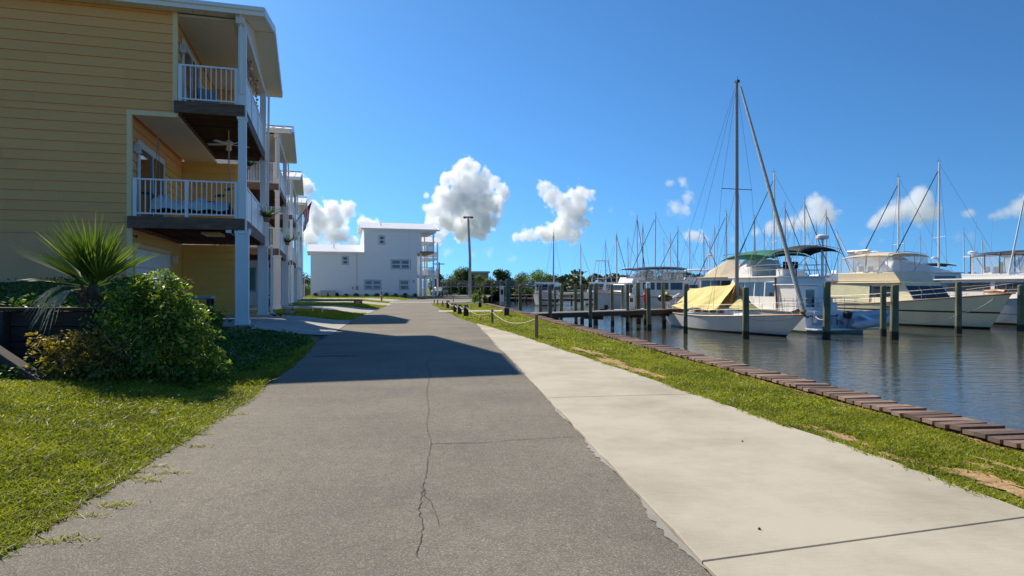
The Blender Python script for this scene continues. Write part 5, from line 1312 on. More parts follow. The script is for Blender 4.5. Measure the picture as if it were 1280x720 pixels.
def sailboat(name,label,loc,rot,L=9.5,B=3.0,mast=12.5,hullc=(0.78,0.78,0.77),cover=NAVY,furl=NAVY,group='sailing boats',detail=True,mastm=ALU,radar=False,wire=0.016,spread=1):
    t=thing(name,label,'sailboat',loc,rot,group); f=hull(t,L,B,1.25,1.0,paint('hull_%s'%('_'.join('%02d'%int(c*99) for c in hullc)),hullc),1.0,0.7,0.6,0.45,0.45,TEAK,0.03,1.8,0.14,sail=True)
    block(t,'cabin',GEL,L*0.28,L*0.68,B*0.30,B*0.22,0.95,1.42,rake_f=0.35,tap=0.88)
    for sg in (-1,1):
        for k in range(3): side_window(t,GLASS,L*(0.34+0.09*k),L*(0.39+0.09*k),B*0.285-0.01*k*B,B*0.275-0.01*k*B,1.12,1.28,0.02,sg)
    mx=L*0.58
    mb=MB(); mb.tube([(mx,0,0.9),(mx,0,mast*0.6),(mx-0.05,0,mast)],[0.11,0.10,0.075],8); m=mb.build('mast',mastm,t)
    for k in range(spread):
        z=mast*(0.5 if spread==1 else (0.38+0.3*k)); mb=MB(); mb.bar((mx,-B*0.33,z),(mx,B*0.33,z),0.04,0.03); mb.build('spreader',mastm,m)
    mb=MB(); mb.tube([(mx-0.1,0,2.0),(L*0.16,0,1.95)],0.06,7); b=mb.build('boom',mastm,t)
    if cover:
        mb=MB(); mb.tube([(mx-0.12,0,2.35),(mx-0.6,0,2.25),(L*0.36,0,2.15),(L*0.17,0,2.08)],[0.17,0.2,0.16,0.09],8); mb.build('sail_cover',cover,t,smooth=True)
    wires(t,'shroud',[((mx,sg*B*0.46,1.1),(mx,sg*B*0.33,mast*0.5)) for sg in (-1,1)]+[((mx,sg*B*0.33,mast*0.5),(mx,0,mast-0.2)) for sg in (-1,1)],wire)
    wires(t,'stay',[((-0.3,0,1.05),(mx,0,mast-0.05))],wire)
    mb=MB(); mb.tube([(L+0.85,0,1.35),(mx+0.1,0,mast*0.94)],[0.06,0.04],6); mb.build('furled_sail',furl,t)
    rails(t,f,0.02,0.96,7,0.6,2)
    mb=MB(); mb.tube([(mx,0,mast),(mx,0,mast+0.5)],0.012,4); mb.tube([(mx-0.3,0,mast+0.12),(mx+0.25,0,mast+0.16)],0.012,4); mb.build('wind_vane',WIRE,m)
    if radar:
        mb=MB(); mb.lathe([(0.02,-0.12),(0.26,-0.09),(0.27,0.06),(0.18,0.12),(0.01,0.13)],(mx+0.42,0,mast*0.36),14); mb.box(mx,mx+0.3,-0.05,0.05,mast*0.36-0.15,mast*0.36-0.10); mb.build('radar',RAILW,m)
    return t,f,mx

HEAD=math.atan2(-0.963,0.268)              # bows of the near boats point towards the lane
def stern_at(bow,L): return (bow[0]-0.268*L, bow[1]+0.963*L, WATER_Z)

# 1. the sailboat under the yellow tarp
t=thing('sailboat','white sailboat with a yellow tarp over its boom','sailboat',(10.8,41.9,WATER_Z),HEAD)
L=10.0
f=hull(t,L,3.2,1.12,0.92,paint('hull_covered',(0.78,0.79,0.80),zb=0.10,boot=(0.02,0.025,0.03)),1.35,1.1,0.5,0.5,0.4,TEAK,0.04,1.7,0.14,sail=True,deckm=GEL)
block(t,'cabin',GEL,3.0,6.3,0.95,0.8,0.85,1.32,rake_f=0.3,tap=0.9); block(t,'cabin_fore',GEL,6.1,7.7,0.75,0.5,0.88,1.18,rake_f=0.5,tap=0.85)
for sg in (-1,1):
    for k in range(4): side_window(t,GLASS,3.25+0.72*k,3.72+0.72*k,0.935-0.03*k,0.92-0.03*k,1.02,1.19,0.03,sg)
mx=5.95; MT=13.72
mb=MB(); mb.tube([(mx,0,0.9),(mx,0,7),(mx-0.02,0,MT)],[0.105,0.10,0.085],10); m=mb.build('mast',ALUB,t)
mb=MB(); mb.bar((mx,-0.95,7.85),(mx,0.95,7.85),0.05,0.04); mb.build('spreader',ALUB,m)
mb=MB(); mb.box(mx-0.12,mx+0.16,-0.08,0.08,MT-0.02,MT+0.12); mb.tube([(mx,0.05,MT),(mx,0.05,MT+0.35)],0.012,4); mb.build('masthead',BLKM,m)
mb=MB(); mb.tube([(mx-0.05,0,2.15),(0.9,0,2.05)],0.07,8); mb.build('boom',ALUB,t)
# tarp draped over the boom like a tent
n=44; rings=[]
for i in range(n):
    u=i/(n-1); x=0.75+5.15*u; ridge=2.42+0.30*u**3-0.05*math.sin(u*9); w=(1.42-0.25*abs(u-0.4)); low=1.22+0.06*math.sin(u*13); row=[]
    for j in range(25):
        v=j/24*2-1; fold=0.035*math.sin(u*46+2*abs(v)*5)*(abs(v)**0.7); y=v*w*(1-0.10*(1-abs(v)))+fold*(1 if v>0 else -1)
        z=ridge-(ridge-low)*(abs(v)**1.05)-0.11*math.sin(math.pi*abs(v))*(0.7+0.5*math.sin(u*17)); 
        if u<0.06: z-= (0.06-u)*9.0*(1-abs(v)*0.6)
        row.append((x,y,max(z,low-0.02)))
    rings.append(row)
mb=MB(); mb.loft(rings,False,False); mb.build('tarp',YELC,t,smooth=True)
mb=MB(); mb.add([(5.9,0.0,2.75),(6.1,0.30,2.2),(6.05,0.36,1.35),(5.75,0.55,1.35)],[(0,1,2,3)]); mb.add([(5.9,0.0,2.75),(6.1,-0.30,2.2),(6.05,-0.36,1.35),(5.75,-0.55,1.35)],[(3,2,1,0)]); mb.build('mast_boot',M('orange_canvas',(0.55,0.22,0.05),0.8),t)
mb=MB(); mb.add([(6.2,0,2.0),(7.4,0.45,1.25),(6.3,0.75,1.3)],[(0,1,2)]); mb.add([(6.2,0,2.0),(7.4,-0.45,1.25),(6.3,-0.75,1.3)],[(2,1,0)]); mb.add([(6.2,0,2.0),(7.4,0.45,1.25),(7.4,-0.45,1.25)],[(0,2,1)]); mb.build('fore_tarp',YELC,t)
bow=Vector((L+1.25,0,1.25))
mb=MB(); mb.tube([bow,bow.lerp(Vector((mx+0.35,0,MT-0.35)),0.3),(mx+0.35,0,MT-0.35)],[0.105,0.10,0.055],8); mb.build('furled_sail',M('furled_cloth',(0.52,0.49,0.42),0.8,var=0.25,scale=6),t)
wires(t,'shroud',[((mx+0.1*k,sg*1.5,1.0),(mx,sg*0.95,7.85)) for sg in (-1,1) for k in (0,)]+[((mx,sg*0.95,7.85),(mx,0,MT-0.1)) for sg in (-1,1)]+[((mx-0.6,sg*1.5,1.0),(mx,sg*0.1,7.7)) for sg in (-1,1)],0.008)
wires(t,'backstay',[((-1.0,0.6,1.0),(mx,0,MT)),((-1.0,-0.6,1.0),(mx,0,MT))],0.008)
rails(t,f,0.03,0.97,8,0.62,2,r=0.008)
mb=MB(); mb.tube([(-0.9,-0.75,1.0),(-1.0,-0.7,1.65),(-1.05,0.7,1.65),(-0.9,0.75,1.0)],0.02,6); mb.tube([(-1.0,-0.7,1.35),(-1.02,0.7,1.35)],0.014,5); mb.build('stern_pulpit',STEEL,t)
mb=MB(); mb.tube([(-1.35,-0.3,0.35),(-1.15,-0.3,1.9),(-1.15,0.3,1.9),(-1.35,0.3,0.35)],0.035,6); mb.tube([(-1.5,0.25,1.75),(-0.6,0.25,2.05)],0.05,6); mb.tube([(-1.2,-0.5,0.5),(-1.35,0.4,1.3)],0.03,6); mb.build('wind_steering',RAILW,t)
mb=MB()
for k in range(9): a=0.7*k; mb.tube([(-0.8-0.25*math.cos(a),-0.5+0.12*k,1.05),(-1.0-0.2*math.sin(a),-0.6+0.14*k,1.55+0.2*math.cos(a))],0.018,5)
mb.build('stern_gear',RAILW,t)
mb=MB(); mb.tube([(0.2,-1.0,2.05),(-0.4,-0.9,2.02)],0.11,8); mb.tube([(0.9,0.9,2.05),(-0.9,0.9,2.1)],0.09,8); mb.build('rolled_awning',M('olive_canvas',(0.42,0.38,0.12),0.8),t)
mb=MB(); mb.lathe([(0.02,-0.5),(0.2,-0.35),(0.22,0.2),(0.1,0.5)],(-0.2,-1.05,1.75),10,'y'); mb.build('horseshoe_buoy',BLKM,t)
mb=MB(); mb.tube([(L+0.55,-0.1,1.2),(L+0.7,0.25,1.35),(L+1.2,0.1,1.30),(L+1.35,-0.15,1.22)],0.09,6); mb.tube([(L+1.0,0,1.18),(L+1.55,0,1.02)],0.05,6); mb.build('anchor_roller',M('old_bronze',(0.20,0.16,0.08),0.6),t)

def bimini(root,mat,x0,x1,w,z,crown=0.22,droop=0.15,frame_z=None,name='bimini',frame=STEEL,parts=3):
    n=10; mb=MB(); rings=[]
    for i in range(n+1):
        u=i/n; x=x0+(x1-x0)*u; e=math.sin(math.pi*u)**0.6; row=[]
        for j in range(9):
            v=j/8*2-1; row.append((x,v*w/2,z+crown*(1-v*v)*(0.5+0.5*e)-droop*(1-e)*1.0-0.10*abs(v)**6))
        rings.append(row)
    mb.loft(rings,False,False); c=mb.build(name,mat,root,smooth=True); s=c.modifiers.new('thick','SOLIDIFY'); s.thickness=0.025
    if frame_z is not None:
        for k in range(parts):
            x=x0+(x1-x0)*(0.06+0.88*k/(parts-1)); xb=(x0+x1)/2+(x-(x0+x1)/2)*0.45
            f_=MB(); f_.tube([(xb,-w/2,frame_z),(x,-w/2,z-0.03),(x,0,z+crown*0.8),(x,w/2,z-0.03),(xb,w/2,frame_z)],0.018,5); f_.build('canopy_frame',frame,c)
    return c

def motorboat(name,label,loc,rot,L,B,fb,fs,paintm,cab,roof_z,fly=None,canopy=None,canopy_m=BLKC,enclosed=False,group='motor boats',tw=0.85,cabm=GEL,win=GLASS,arch=False,over=1.2,windshield=True,raila=0.35,trim=TEAK,deckz=None,wins=3,hardtop=False,railon=True,flare=0.5,sag=0.1):
    """cab=(x0,x1,halfwidth,z0); fly=(x0,x1,halfwidth,ztop)"""
    t=thing(name,label,'motorboat',loc,rot,group); f=hull(t,L,B,fb,fs,paintm,over,0.0,tw,0.6,flare,trim,0.045,2.3,sag)
    x0,x1,hw,z0=cab; c=block(t,'cabin',cabm,x0,x1,hw,hw*0.86,z0,roof_z,rake_f=(roof_z-z0)*0.75,tap=0.93)
    zr=roof_z; rf=MB(); rf.box(x0-0.25,x1-(roof_z-z0)*0.72,-hw*0.99,hw*0.99,zr,zr+0.09); rf.build('cabin_roof',cabm,t,bevel=0.03)
    if win:
        Lw=(x1-(roof_z-z0)*0.85-x0-0.3)/wins
        for sg in (-1,1):
            for k in range(wins):
                xa=x0+0.2+Lw*k; ya=hw*(1-0.14*(xa-x0)/(x1-x0)); yb=hw*(1-0.14*(xa+Lw*0.86-x0)/(x1-x0)); q=(roof_z-z0)
                side_window(t,win,xa,xa+Lw*0.86,ya*0.972,yb*0.972,z0+q*0.42,z0+q*0.86,0.031*hw,sg)
        if windshield:
            q=roof_z-z0; a=x1-q*0.75*0.38+0.015; b=x1-q*0.75*0.88+0.015
            for k in range(3):
                y0=-hw*0.80+k*hw*0.535; mb=MB(); mb.slab([(a,y0,z0+q*0.38),(a,y0+hw*0.50,z0+q*0.38),(b,y0+hw*0.50,z0+q*0.88),(b,y0,z0+q*0.88)],0.015); mb.build('windshield',GLASS,t)
    if fly:
        a,b,w,zt=fly; block(t,'flybridge',cabm,a,b,w,w*0.9,zr+0.09,zt,rake_f=0.5,rake_b=-0.0,tap=1.02)
        for kx,ky in ((a+0.9,-0.4),(a+0.9,0.4)): 
            sb=MB(); sb.box(kx,kx+0.5,ky-0.25,ky+0.25,zt-0.15,zt+0.1); sb.box(kx-0.08,kx,ky-0.25,ky+0.25,zt,zt+0.5); sb.build('helm_seat',FABW,t)
    if canopy:
        a,b,w,z=canopy; zb=fly[3] if fly else zr
        bimini(t,canopy_m,a,b,w*2,z,0.16,0.12,zb,'canopy',STEEL)
        if enclosed:
            for sg in (-1,1):
                k=4
                for i in range(k):
                    u0=a+(b-a)*(i+0.03)/k; u1=a+(b-a)*(i+0.97)/k; mb=MB(); P=[(u0,sg*w*1.0,zb+0.05),(u1,sg*w*1.0,zb+0.05),(u1-0.05,sg*w*0.97,z-0.08),(u0-0.05,sg*w*0.97,z-0.08)]
                    mb.slab(P,0.006); mb.build('clear_panel',VINYL,t)
                    mb=MB(); mb.bar(P[0],P[3],0.05,0.03); mb.build('panel_edge',canopy_m,t)
            mb=MB(); mb.slab([(b,-w,zb+0.05),(b,w,zb+0.05),(b-0.15,w*0.95,z-0.08),(b-0.15,-w*0.95,z-0.08)],0.006); mb.build('clear_panel',VINYL,t)
    if arch:
        xa,w,z=arch; mb=MB(); mb.loft([[(xa-0.15,y,zz),(xa+0.25,y,zz),(xa+0.25+0.0,y*0.96,zz+0.06),(xa-0.15,y*0.96,zz+0.06)] for y,zz in ((-w,zr-0.2),(-w*0.9,z-0.2),(-w*0.6,z),(w*0.6,z),(w*0.9,z-0.2),(w,zr-0.2))],True,True); mb.build('radar_arch',cabm,t)
        mb=MB(); mb.lathe([(0.02,0),(0.24,0.03),(0.26,0.14),(0.15,0.2),(0.01,0.21)],(xa,0,z+0.06),12); mb.build('radar',RAILW,t)
    if railon: rails(t,f,raila,0.97,8,0.62,2,r=0.011)
    return t,f

# 2. the trawler lying stern-to with the raft on its platform
ST=(17.35,35.2)
t,f=motorboat('trawler_yacht','white flybridge trawler with green canopy and grey raft on its stern',(ST[0],ST[1],WATER_Z),HEAD+math.pi,12.2,4.25,1.9,1.08,paint('hull_stern_to',(0.78,0.79,0.80),zb=0.12,boot=(0.03,0.10,0.08)),(2.6,8.6,1.75,1.15),3.0,fly=(5.2,7.0,1.45,3.70),tw=0.92,group=None,trim=M('grey_rub',(0.12,0.12,0.13),0.5),wins=4)
block(t,'venturi_screen',GEL,6.0,7.2,1.3,1.1,3.65,4.15,rake_f=0.5,tap=0.85)
mb=MB(); mb.box(3.6,4.2,-0.5,0.5,3.1,3.55); mb.box(3.5,3.62,-0.5,0.5,3.55,3.95); mb.build('helm_bench',BLKC,t,bevel=0.03)
mb=MB(); mb.box(2.7,3.3,0.3,1.2,3.1,3.5); mb.build('deck_locker',GEL,t,bevel=0.03)
mb=MB()
for x in (2.5,3.4,4.3,5.2):
    for y in (-1.55,1.55): mb.tube([(x,y,3.08),(x,y,3.75)],0.014,5)
for z in (3.45,3.75): mb.tube([(5.2,-1.55,z),(2.5,-1.55,z),(2.5,1.55,z),(5.2,1.55,z)],0.014,5)
mb.build('flybridge_rail',STEEL,t)
bimini(t,GRNC,3.2,8.6,2.9,4.55,0.20,0.34,3.7,'canopy',STEEL,4); bimini(t,BLKC,1.0,3.5,2.7,4.62,0.22,0.2,3.1,'aft_canopy',STEEL)
mb=MB(); mb.tube([(2.0,-0.9,3.0),(2.0,-0.9,5.15)],0.07,8); mb.build('radar_mast',RAILW,t)
mb=MB(); mb.lathe([(0.03,0),(0.30,0.03),(0.33,0.1),(0.33,0.22),(0.2,0.30),(0.01,0.31)],(2.0,-0.9,5.15),16); mb.build('radar',RAILW,t)
for sg in (-1,1):
    mb=MB(); mb.bar((2.45,sg*1.78,1.2),(2.75,sg*1.68,3.0),0.08,0.05); mb.build('trim_strip',LTEAK,t)
mb=MB(); mb.box(1.0,2.75,0.25,1.62,1.05,2.55); mb.build('aft_cabin',GEL,t,bevel=0.06)
mb=MB(); mb.box(0.85,2.9,0.12,1.72,2.55,2.62); mb.build('aft_cabin_top',GEL,t,bevel=0.02)
mb=MB(); mb.box(0.985,0.997,0.5,1.05,1.35,2.3); mb.build('aft_door',GLASS,t)
mb=MB(); mb.box(0.0,0.16,-1.85,1.85,1.02,1.18); mb.build('transom_coaming',GEL,t,bevel=0.03)
mb=MB(); mb.box(1.5,2.6,-1.5,-0.2,1.08,1.55); mb.build('engine_hatch',GEL,t,bevel=0.04)
for y in (-1.35,-0.1,1.2):
    mb=MB(); mb.box(-0.02,0.0,y-0.03,y+0.03,0.4,1.0); mb.build('transom_strap',M('grey_rub',(0.12,0.12,0.13),0.5),t)
mb=MB(); mb.box(-0.015,0.0,-1.9,1.9,0.88,0.93); mb.build('transom_stripe',M('grey_rub',(0.12,0.12,0.13),0.5),t)
mb=MB()
for x in (0.45,1.2,1.9,2.6):
    for y in (-1.7,1.7): mb.tube([(x,y,1.08),(x,y,1.85)],0.012,5)
for z in (1.55,1.85): mb.tube([(2.6,-1.7,z),(0.1,-1.7,z),(0.1,1.7,z),(2.6,1.7,z)],0.012,5)
mb.build('aft_rail',STEEL,t)
mb=MB(); mb.box(-0.95,0.0,-1.95,1.95,0.18,0.27); mb.build('swim_platform',GEL,t,bevel=0.03)
mb=MB()
for y in (-1.2,-0.75): mb.tube([(-0.02,y,0.25),(-0.02,y,1.15)],0.02,5)
for z in (0.45,0.7,0.95): mb.tube([(-0.03,-1.2,z),(-0.03,-0.75,z)],0.02,5)
mb.build('boarding_ladder',STEEL,t)
mb=MB(); mb.box(-0.025,-0.005,0.2,1.5,0.42,0.85); mb.build('transom_door',M('grey_panel',(0.45,0.47,0.50),0.4),t)
for y in (1.4,-1.75):
    mb=MB(); mb.tube([(-0.12,y,0.55),(-0.12,y,0.75),(-0.12,y,1.15)],[0.10,0.13,0.06],10); mb.build('fender',FABW,t)
mb=MB(); mb.box(0.6,1.4,-0.35,0.35,1.1,1.35); mb.box(0.55,0.65,-0.35,0.35,1.35,1.9); mb.build('deck_seat',FABW,t,bevel=0.04)
wires(t,'canopy_strut',[((3.0,sg*1.4,3.75),(3.0,sg*1.3,4.5)) for sg in (-1,1)],0.02,STEEL)
# the raft on the platform
rp=Vector((ST[0],ST[1],0))+Vector((0.268,-0.963,0))*0.62+Vector((0.963,0.268,0))*1.55
rt=thing('inflatable_raft','grey inflatable dinghy tilted on the trawler swim platform','dinghy',(rp.x,rp.y,WATER_Z+0.62),math.atan2(0.268,0.963)); rt.rotation_euler=(R(18),R(-5),math.atan2(0.268,0.963))
RUB=M('grey_hypalon',(0.62,0.63,0.66),0.6,var=0.12,scale=3)
for sg in (-1,1):
    mb=MB(); mb.tube([(-1.55,sg*0.56,0.12),(-1.3,sg*0.56,0.12),(0.5,sg*0.56,0.13),(1.1,sg*0.40,0.20),(1.45,sg*0.10,0.28),(1.5,0,0.29)],[0.06,0.20,0.205,0.195,0.17,0.16],12); mb.build('tube',RUB,rt,smooth=True)
mb=MB(); mb.loft([[(-1.3,-0.5,0.05),(-1.3,0,-0.15),(-1.3,0.5,0.05)],[(0.4,-0.5,0.05),(0.4,0,-0.18),(0.4,0.5,0.05)],[(1.3,-0.1,0.2),(1.3,0,0.08),(1.3,0.1,0.2)]],False,False); mb.build('hull_floor',RUB,rt)
mb=MB(); mb.box(-1.33,-1.27,-0.42,0.42,-0.05,0.38); mb.build('transom',M('grey_panel',(0.45,0.47,0.50),0.4),rt)
mb=MB(); mb.box(-0.3,0.0,-0.45,0.45,0.22,0.26); mb.build('thwart',GEL,rt)
mb=MB(); mb.box(-1.62,-1.25,-0.16,0.16,0.34,0.72); e=mb.build('outboard_motor',BLKM,rt,bevel=0.06); mb=MB(); mb.box(-1.52,-1.38,-0.07,0.07,-0.45,0.34); mb.box(-1.65,-1.3,-0.03,0.03,-0.25,-0.2); mb.lathe([(0.02,-0.12),(0.06,-0.05),(0.06,0.12),(0.02,0.2)],(-1.45,0,-0.42),8,'x'); mb.build('leg',M('grey_motor',(0.42,0.42,0.43),0.4),e)

# 3. the cream trawler, bow towards the lane
B3=(27.6,37.9)
hp=paint('hull_cream',(0.88,0.77,0.52),zb=0.14,boot=(0.02,0.018,0.018),stripe=(0.035,0.022,0.018),zs=(0.93,1.03))
t,f=motorboat('trawler_yacht','cream trawler with tan flybridge canopy and brown sheer stripe',stern_at(B3,13.0),HEAD,13.0,4.3,2.05,1.22,hp,(2.4,9.7,1.85,1.15),2.72,fly=(3.0,8.2,1.55,3.45),canopy=(3.2,7.7,1.5,4.68),canopy_m=TANC,enclosed=True,tw=0.9,cabm=GELC,group=None,trim=LTEAK,over=1.25,raila=0.06,wins=5)
for sg in (-1,1):
    mb=MB(); P=[(2.6,sg*1.86,1.40),(6.0,sg*1.76,1.40),(6.0,sg*1.70,2.62),(2.6,sg*1.80,2.62)]; P=P if sg>0 else P[::-1]; mb.slab(P,0.03); mb.build('side_curtain',CRMC,t)
    mb=MB(); mb.bar((2.2,sg*1.84,2.80),(8.4,sg*1.62,2.80),0.05,0.13); mb.build('brown_band',LTEAK,t)
    mb=MB(); mb.box(7.4,7.9,sg*2.02-0.02,sg*2.02+0.02,1.12,1.22); mb.build('port_light',GLASS,t)
mb=MB(); mb.lathe([(0.02,0),(0.28,0.03),(0.3,0.14),(0.18,0.22),(0.01,0.23)],(3.0,0.3,4.9),12); mb.build('radar',RAILW,t)
mb=MB(); mb.tube([(2.3,0.2,2.8),(2.3,0.2,4.4),(0.9,0.2,6.6)],0.04,6); mb.tube([(0.9,0.2,6.6),(2.3,0.2,4.4)],0.05,6); mb.build('boom_crane',RAILW,t)
mb=MB(); mb.tube([(12.4,0.4,2.2),(13.4,0.1,2.25),(13.9,0,2.2)],0.10,6); mb.box(13.0,14.4,-0.12,0.12,2.08,2.15); mb.build('anchor_pulpit',TEAK,t)
mb=MB(); mb.tube([(2.0,-1.7,1.25),(2.2,-1.7,2.1),(2.9,-1.7,2.2),(3.3,-1.7,1.3)],0.035,6); mb.build('davit',STEEL,t)

# 4. white express cruiser behind, broadside
t,f=motorboat('express_cruiser','sleek white cruiser showing above the cream trawler foredeck',(29.5,56.5,WATER_Z),R(14),12.5,4.0,2.2,1.6,paint('hull_express',(0.80,0.80,0.80)),(1.5,11.2,1.7,1.9),3.7,tw=0.9,group=None,arch=(1.4,1.65,5.5),trim=GEL,railon=True,raila=0.5,wins=3)
block(t,'helm_dome',GEL,2.2,9.9,1.5,1.0,3.78,4.75,rake_f=4.6,rake_b=0.8,tap=0.8,bev=0.15)
mb=MB(); mb.slab([(2.4,-1.3,4.1),(2.4,1.3,4.1),(0.2,1.2,5.6),(0.2,-1.2,5.6)],0.05); mb.build('raked_wing',GEL,t)
mb=MB(); mb.slab([(4.8,-0.9,4.80),(4.8,0.9,4.80),(3.4,0.9,5.3),(3.4,-0.9,5.3)],0.02); mb.build('windscreen',M('blue_screen',(0.25,0.35,0.42),0.1),t)

# 5. flybridge boat with the black canopy at the right
t,f=motorboat('flybridge_yacht','white flybridge yacht with black framed clear enclosure at right',stern_at((34.9,37.6),14.5),HEAD,14.5,4.6,2.15,1.4,paint('hull_right',(0.74,0.75,0.77),zb=0.16,stripe=(0.30,0.31,0.34),zs=(0.7,0.76)),(3.5,12.0,1.9,1.6),2.95,fly=(6.0,11.0,1.6,3.35),canopy=(6.6,10.6,1.55,4.72),canopy_m=BLKC,enclosed=True,tw=0.9,group=None,trim=M('grey_rub',(0.12,0.12,0.13),0.5),over=1.3,raila=0.3)
mb=MB(); mb.lathe([(0.02,0),(0.28,0.03),(0.3,0.14),(0.18,0.22),(0.01,0.23)],(6.0,-0.6,4.75),12); mb.tube([(6.0,-0.6,3.2),(6.0,-0.6,4.76)],0.06,6); mb.box(5.6,6.3,-1.0,1.0,4.55,4.62); mb.build('radar',RAILW,t)
for a,b in (((9.2,-1.5,3.3),(11.5,-2.6,10.4)),((7.6,1.5,3.3),(8.4,3.0,9.2)),((11.3,-1.2,3.0),(13.2,-1.6,6.6))):
    mb=MB(); mb.tube([a,b],[0.06,0.03],6); mb.build('outrigger',RAILW,t)
wires(t,'whip_antenna',[((6.2,0.8,4.6),(6.2,0.9,7.4)),((6.4,-1.0,4.6),(6.6,-1.0,7.0))],0.018,RAILW)
mb=MB(); mb.slab([(1.0,-0.5,5.2),(1.6,-0.5,5.2),(1.7,-0.5,4.75),(1.05,-0.5,4.65)],0.01); 
# 6. boat under a tan cover between the two trawlers
t,f=motorboat('cruiser','cruiser with a tan cover over its upper deck and white mast',(17.5,62.0,WATER_Z),R(-62),11.5,3.9,2.0,1.4,paint('hull_tan_boat',(0.76,0.73,0.62)),(2.0,8.5,1.7,1.5),3.3,tw=0.9,cabm=GELC,group=None,wins=4)
mb=MB(); mb.loft([[(2.2,-1.3,3.4),(2.2,-0.7,3.9),(2.2,0.7,3.9),(2.2,1.3,3.4)],[(4.2,-1.4,3.4),(4.2,-0.4,4.9),(4.2,0.4,4.9),(4.2,1.4,3.4)],[(6.2,-1.3,3.4),(6.2,-0.6,4.3),(6.2,0.6,4.3),(6.2,1.3,3.4)]],True,True); mb.build('upper_cover',TANC,t)
mb=MB(); mb.tube([(1.6,0,3.3),(1.6,0,6.6)],0.07,6); mb.box(1.3,1.9,-0.25,0.25,5.3,5.36); mb.lathe([(0.02,0),(0.25,0.02),(0.26,0.12),(0.02,0.2)],(1.6,0,5.36),10); mb.build('signal_mast',RAILW,t)

# left and far boats
t,f=motorboat('cabin_cruiser','white hardtop cruiser left of the sportfishing boat',(15.2,104,WATER_Z),R(-118),9.5,3.4,1.9,1.3,paint('hull_a',(0.74,0.75,0.77)),(1.0,6.2,1.5,1.4),3.2,tw=0.9,wins=3)
wires(t,'tuna_tower',[((1.5,sg*1.2,3.2),(2.0,sg*0.7,6.6)) for sg in (-1,1)]+[((4.0,sg*1.2,3.2),(3.3,sg*0.7,6.6)) for sg in (-1,1)],0.045,STEEL); mb=MB(); mb.box(1.8,3.5,-0.8,0.8,6.55,6.65); mb.build('tower_top',GEL,t)
t,f=motorboat('sportfisher','white sportfishing boat with swept flybridge behind the dock finger',(20.0,95,WATER_Z),R(-140),10.5,3.7,2.2,1.3,paint('hull_b',(0.78,0.79,0.80)),(2.2,8.2,1.6,1.5),3.0,fly=(2.4,5.6,1.4,3.9),canopy=(2.0,5.2,1.4,5.1),canopy_m=NAVY,tw=0.9)
t,f=motorboat('cabin_cruiser','grey hulled cruiser with a long black awning behind the red box',(22.5,90,WATER_Z),R(-100),10.5,3.6,1.9,1.3,paint('hull_c',(0.62,0.64,0.68)),(1.0,6.5,1.55,1.4),3.1,canopy=(-0.5,6.0,1.8,4.35),canopy_m=BLKC,tw=0.9)
t,f=motorboat('cabin_cruiser','cruiser with dark arched canopy left of the bronze mast',(19.5,70,WATER_Z),R(170),10.0,3.6,1.9,1.4,paint('hull_d',(0.74,0.75,0.76)),(1.2,7.2,1.6,1.5),3.2,canopy=(1.0,6.4,1.7,4.55),canopy_m=NAVY,enclosed=True,tw=0.9)
t,f=motorboat('cabin_cruiser','grey cruiser seen between the white trawler rails',(30.5,66,WATER_Z),R(175),10.0,3.6,2.0,1.5,paint('hull_e',(0.70,0.71,0.73)),(1.2,7.6,1.6,1.5),3.3,fly=(1.6,5.5,1.4,4.1),tw=0.9)
for x,y,rot,L_,fl,cn,cm,lb in ((5.5,96,-100,8.5,None,None,BLKC,'small white cruiser behind the first dock pilings'),(31,98,170,11,(1.8,5.5,1.4,4.0),(1.6,5.2,1.4,5.1),FABW,'white flybridge cruiser far behind the yellow tarp'),(27,82,-30,9.5,None,(0.5,5.0,1.5,4.2),NAVY,'cruiser with navy awning behind the bronze mast'),(41,78,178,11,(1.8,5.5,1.4,4.0),None,FABW,'white flybridge cruiser behind the tan covered cruiser'),(50,72,168,11,(1.8,5.5,1.4,4.0),(1.6,5.2,1.4,5.0),BLKC,'cruiser with black bimini behind the tallest white mast'),(14.5,112,-60,9.0,None,(0.5,4.5,1.5,4.0),NAVY,'small cruiser left of the tuna tower'),(38,104,10,10,None,None,BLKC,'low white cruiser in the distant row')):
    motorboat('cabin_cruiser',lb,(x,y,WATER_Z),R(rot),L_,3.5,1.9,1.3,paint('hull_f',(0.76,0.76,0.77)),(1.2,L_*0.72,1.55,1.4),3.1,fly=fl,canopy=cn,canopy_m=cm,tw=0.9,wins=3)
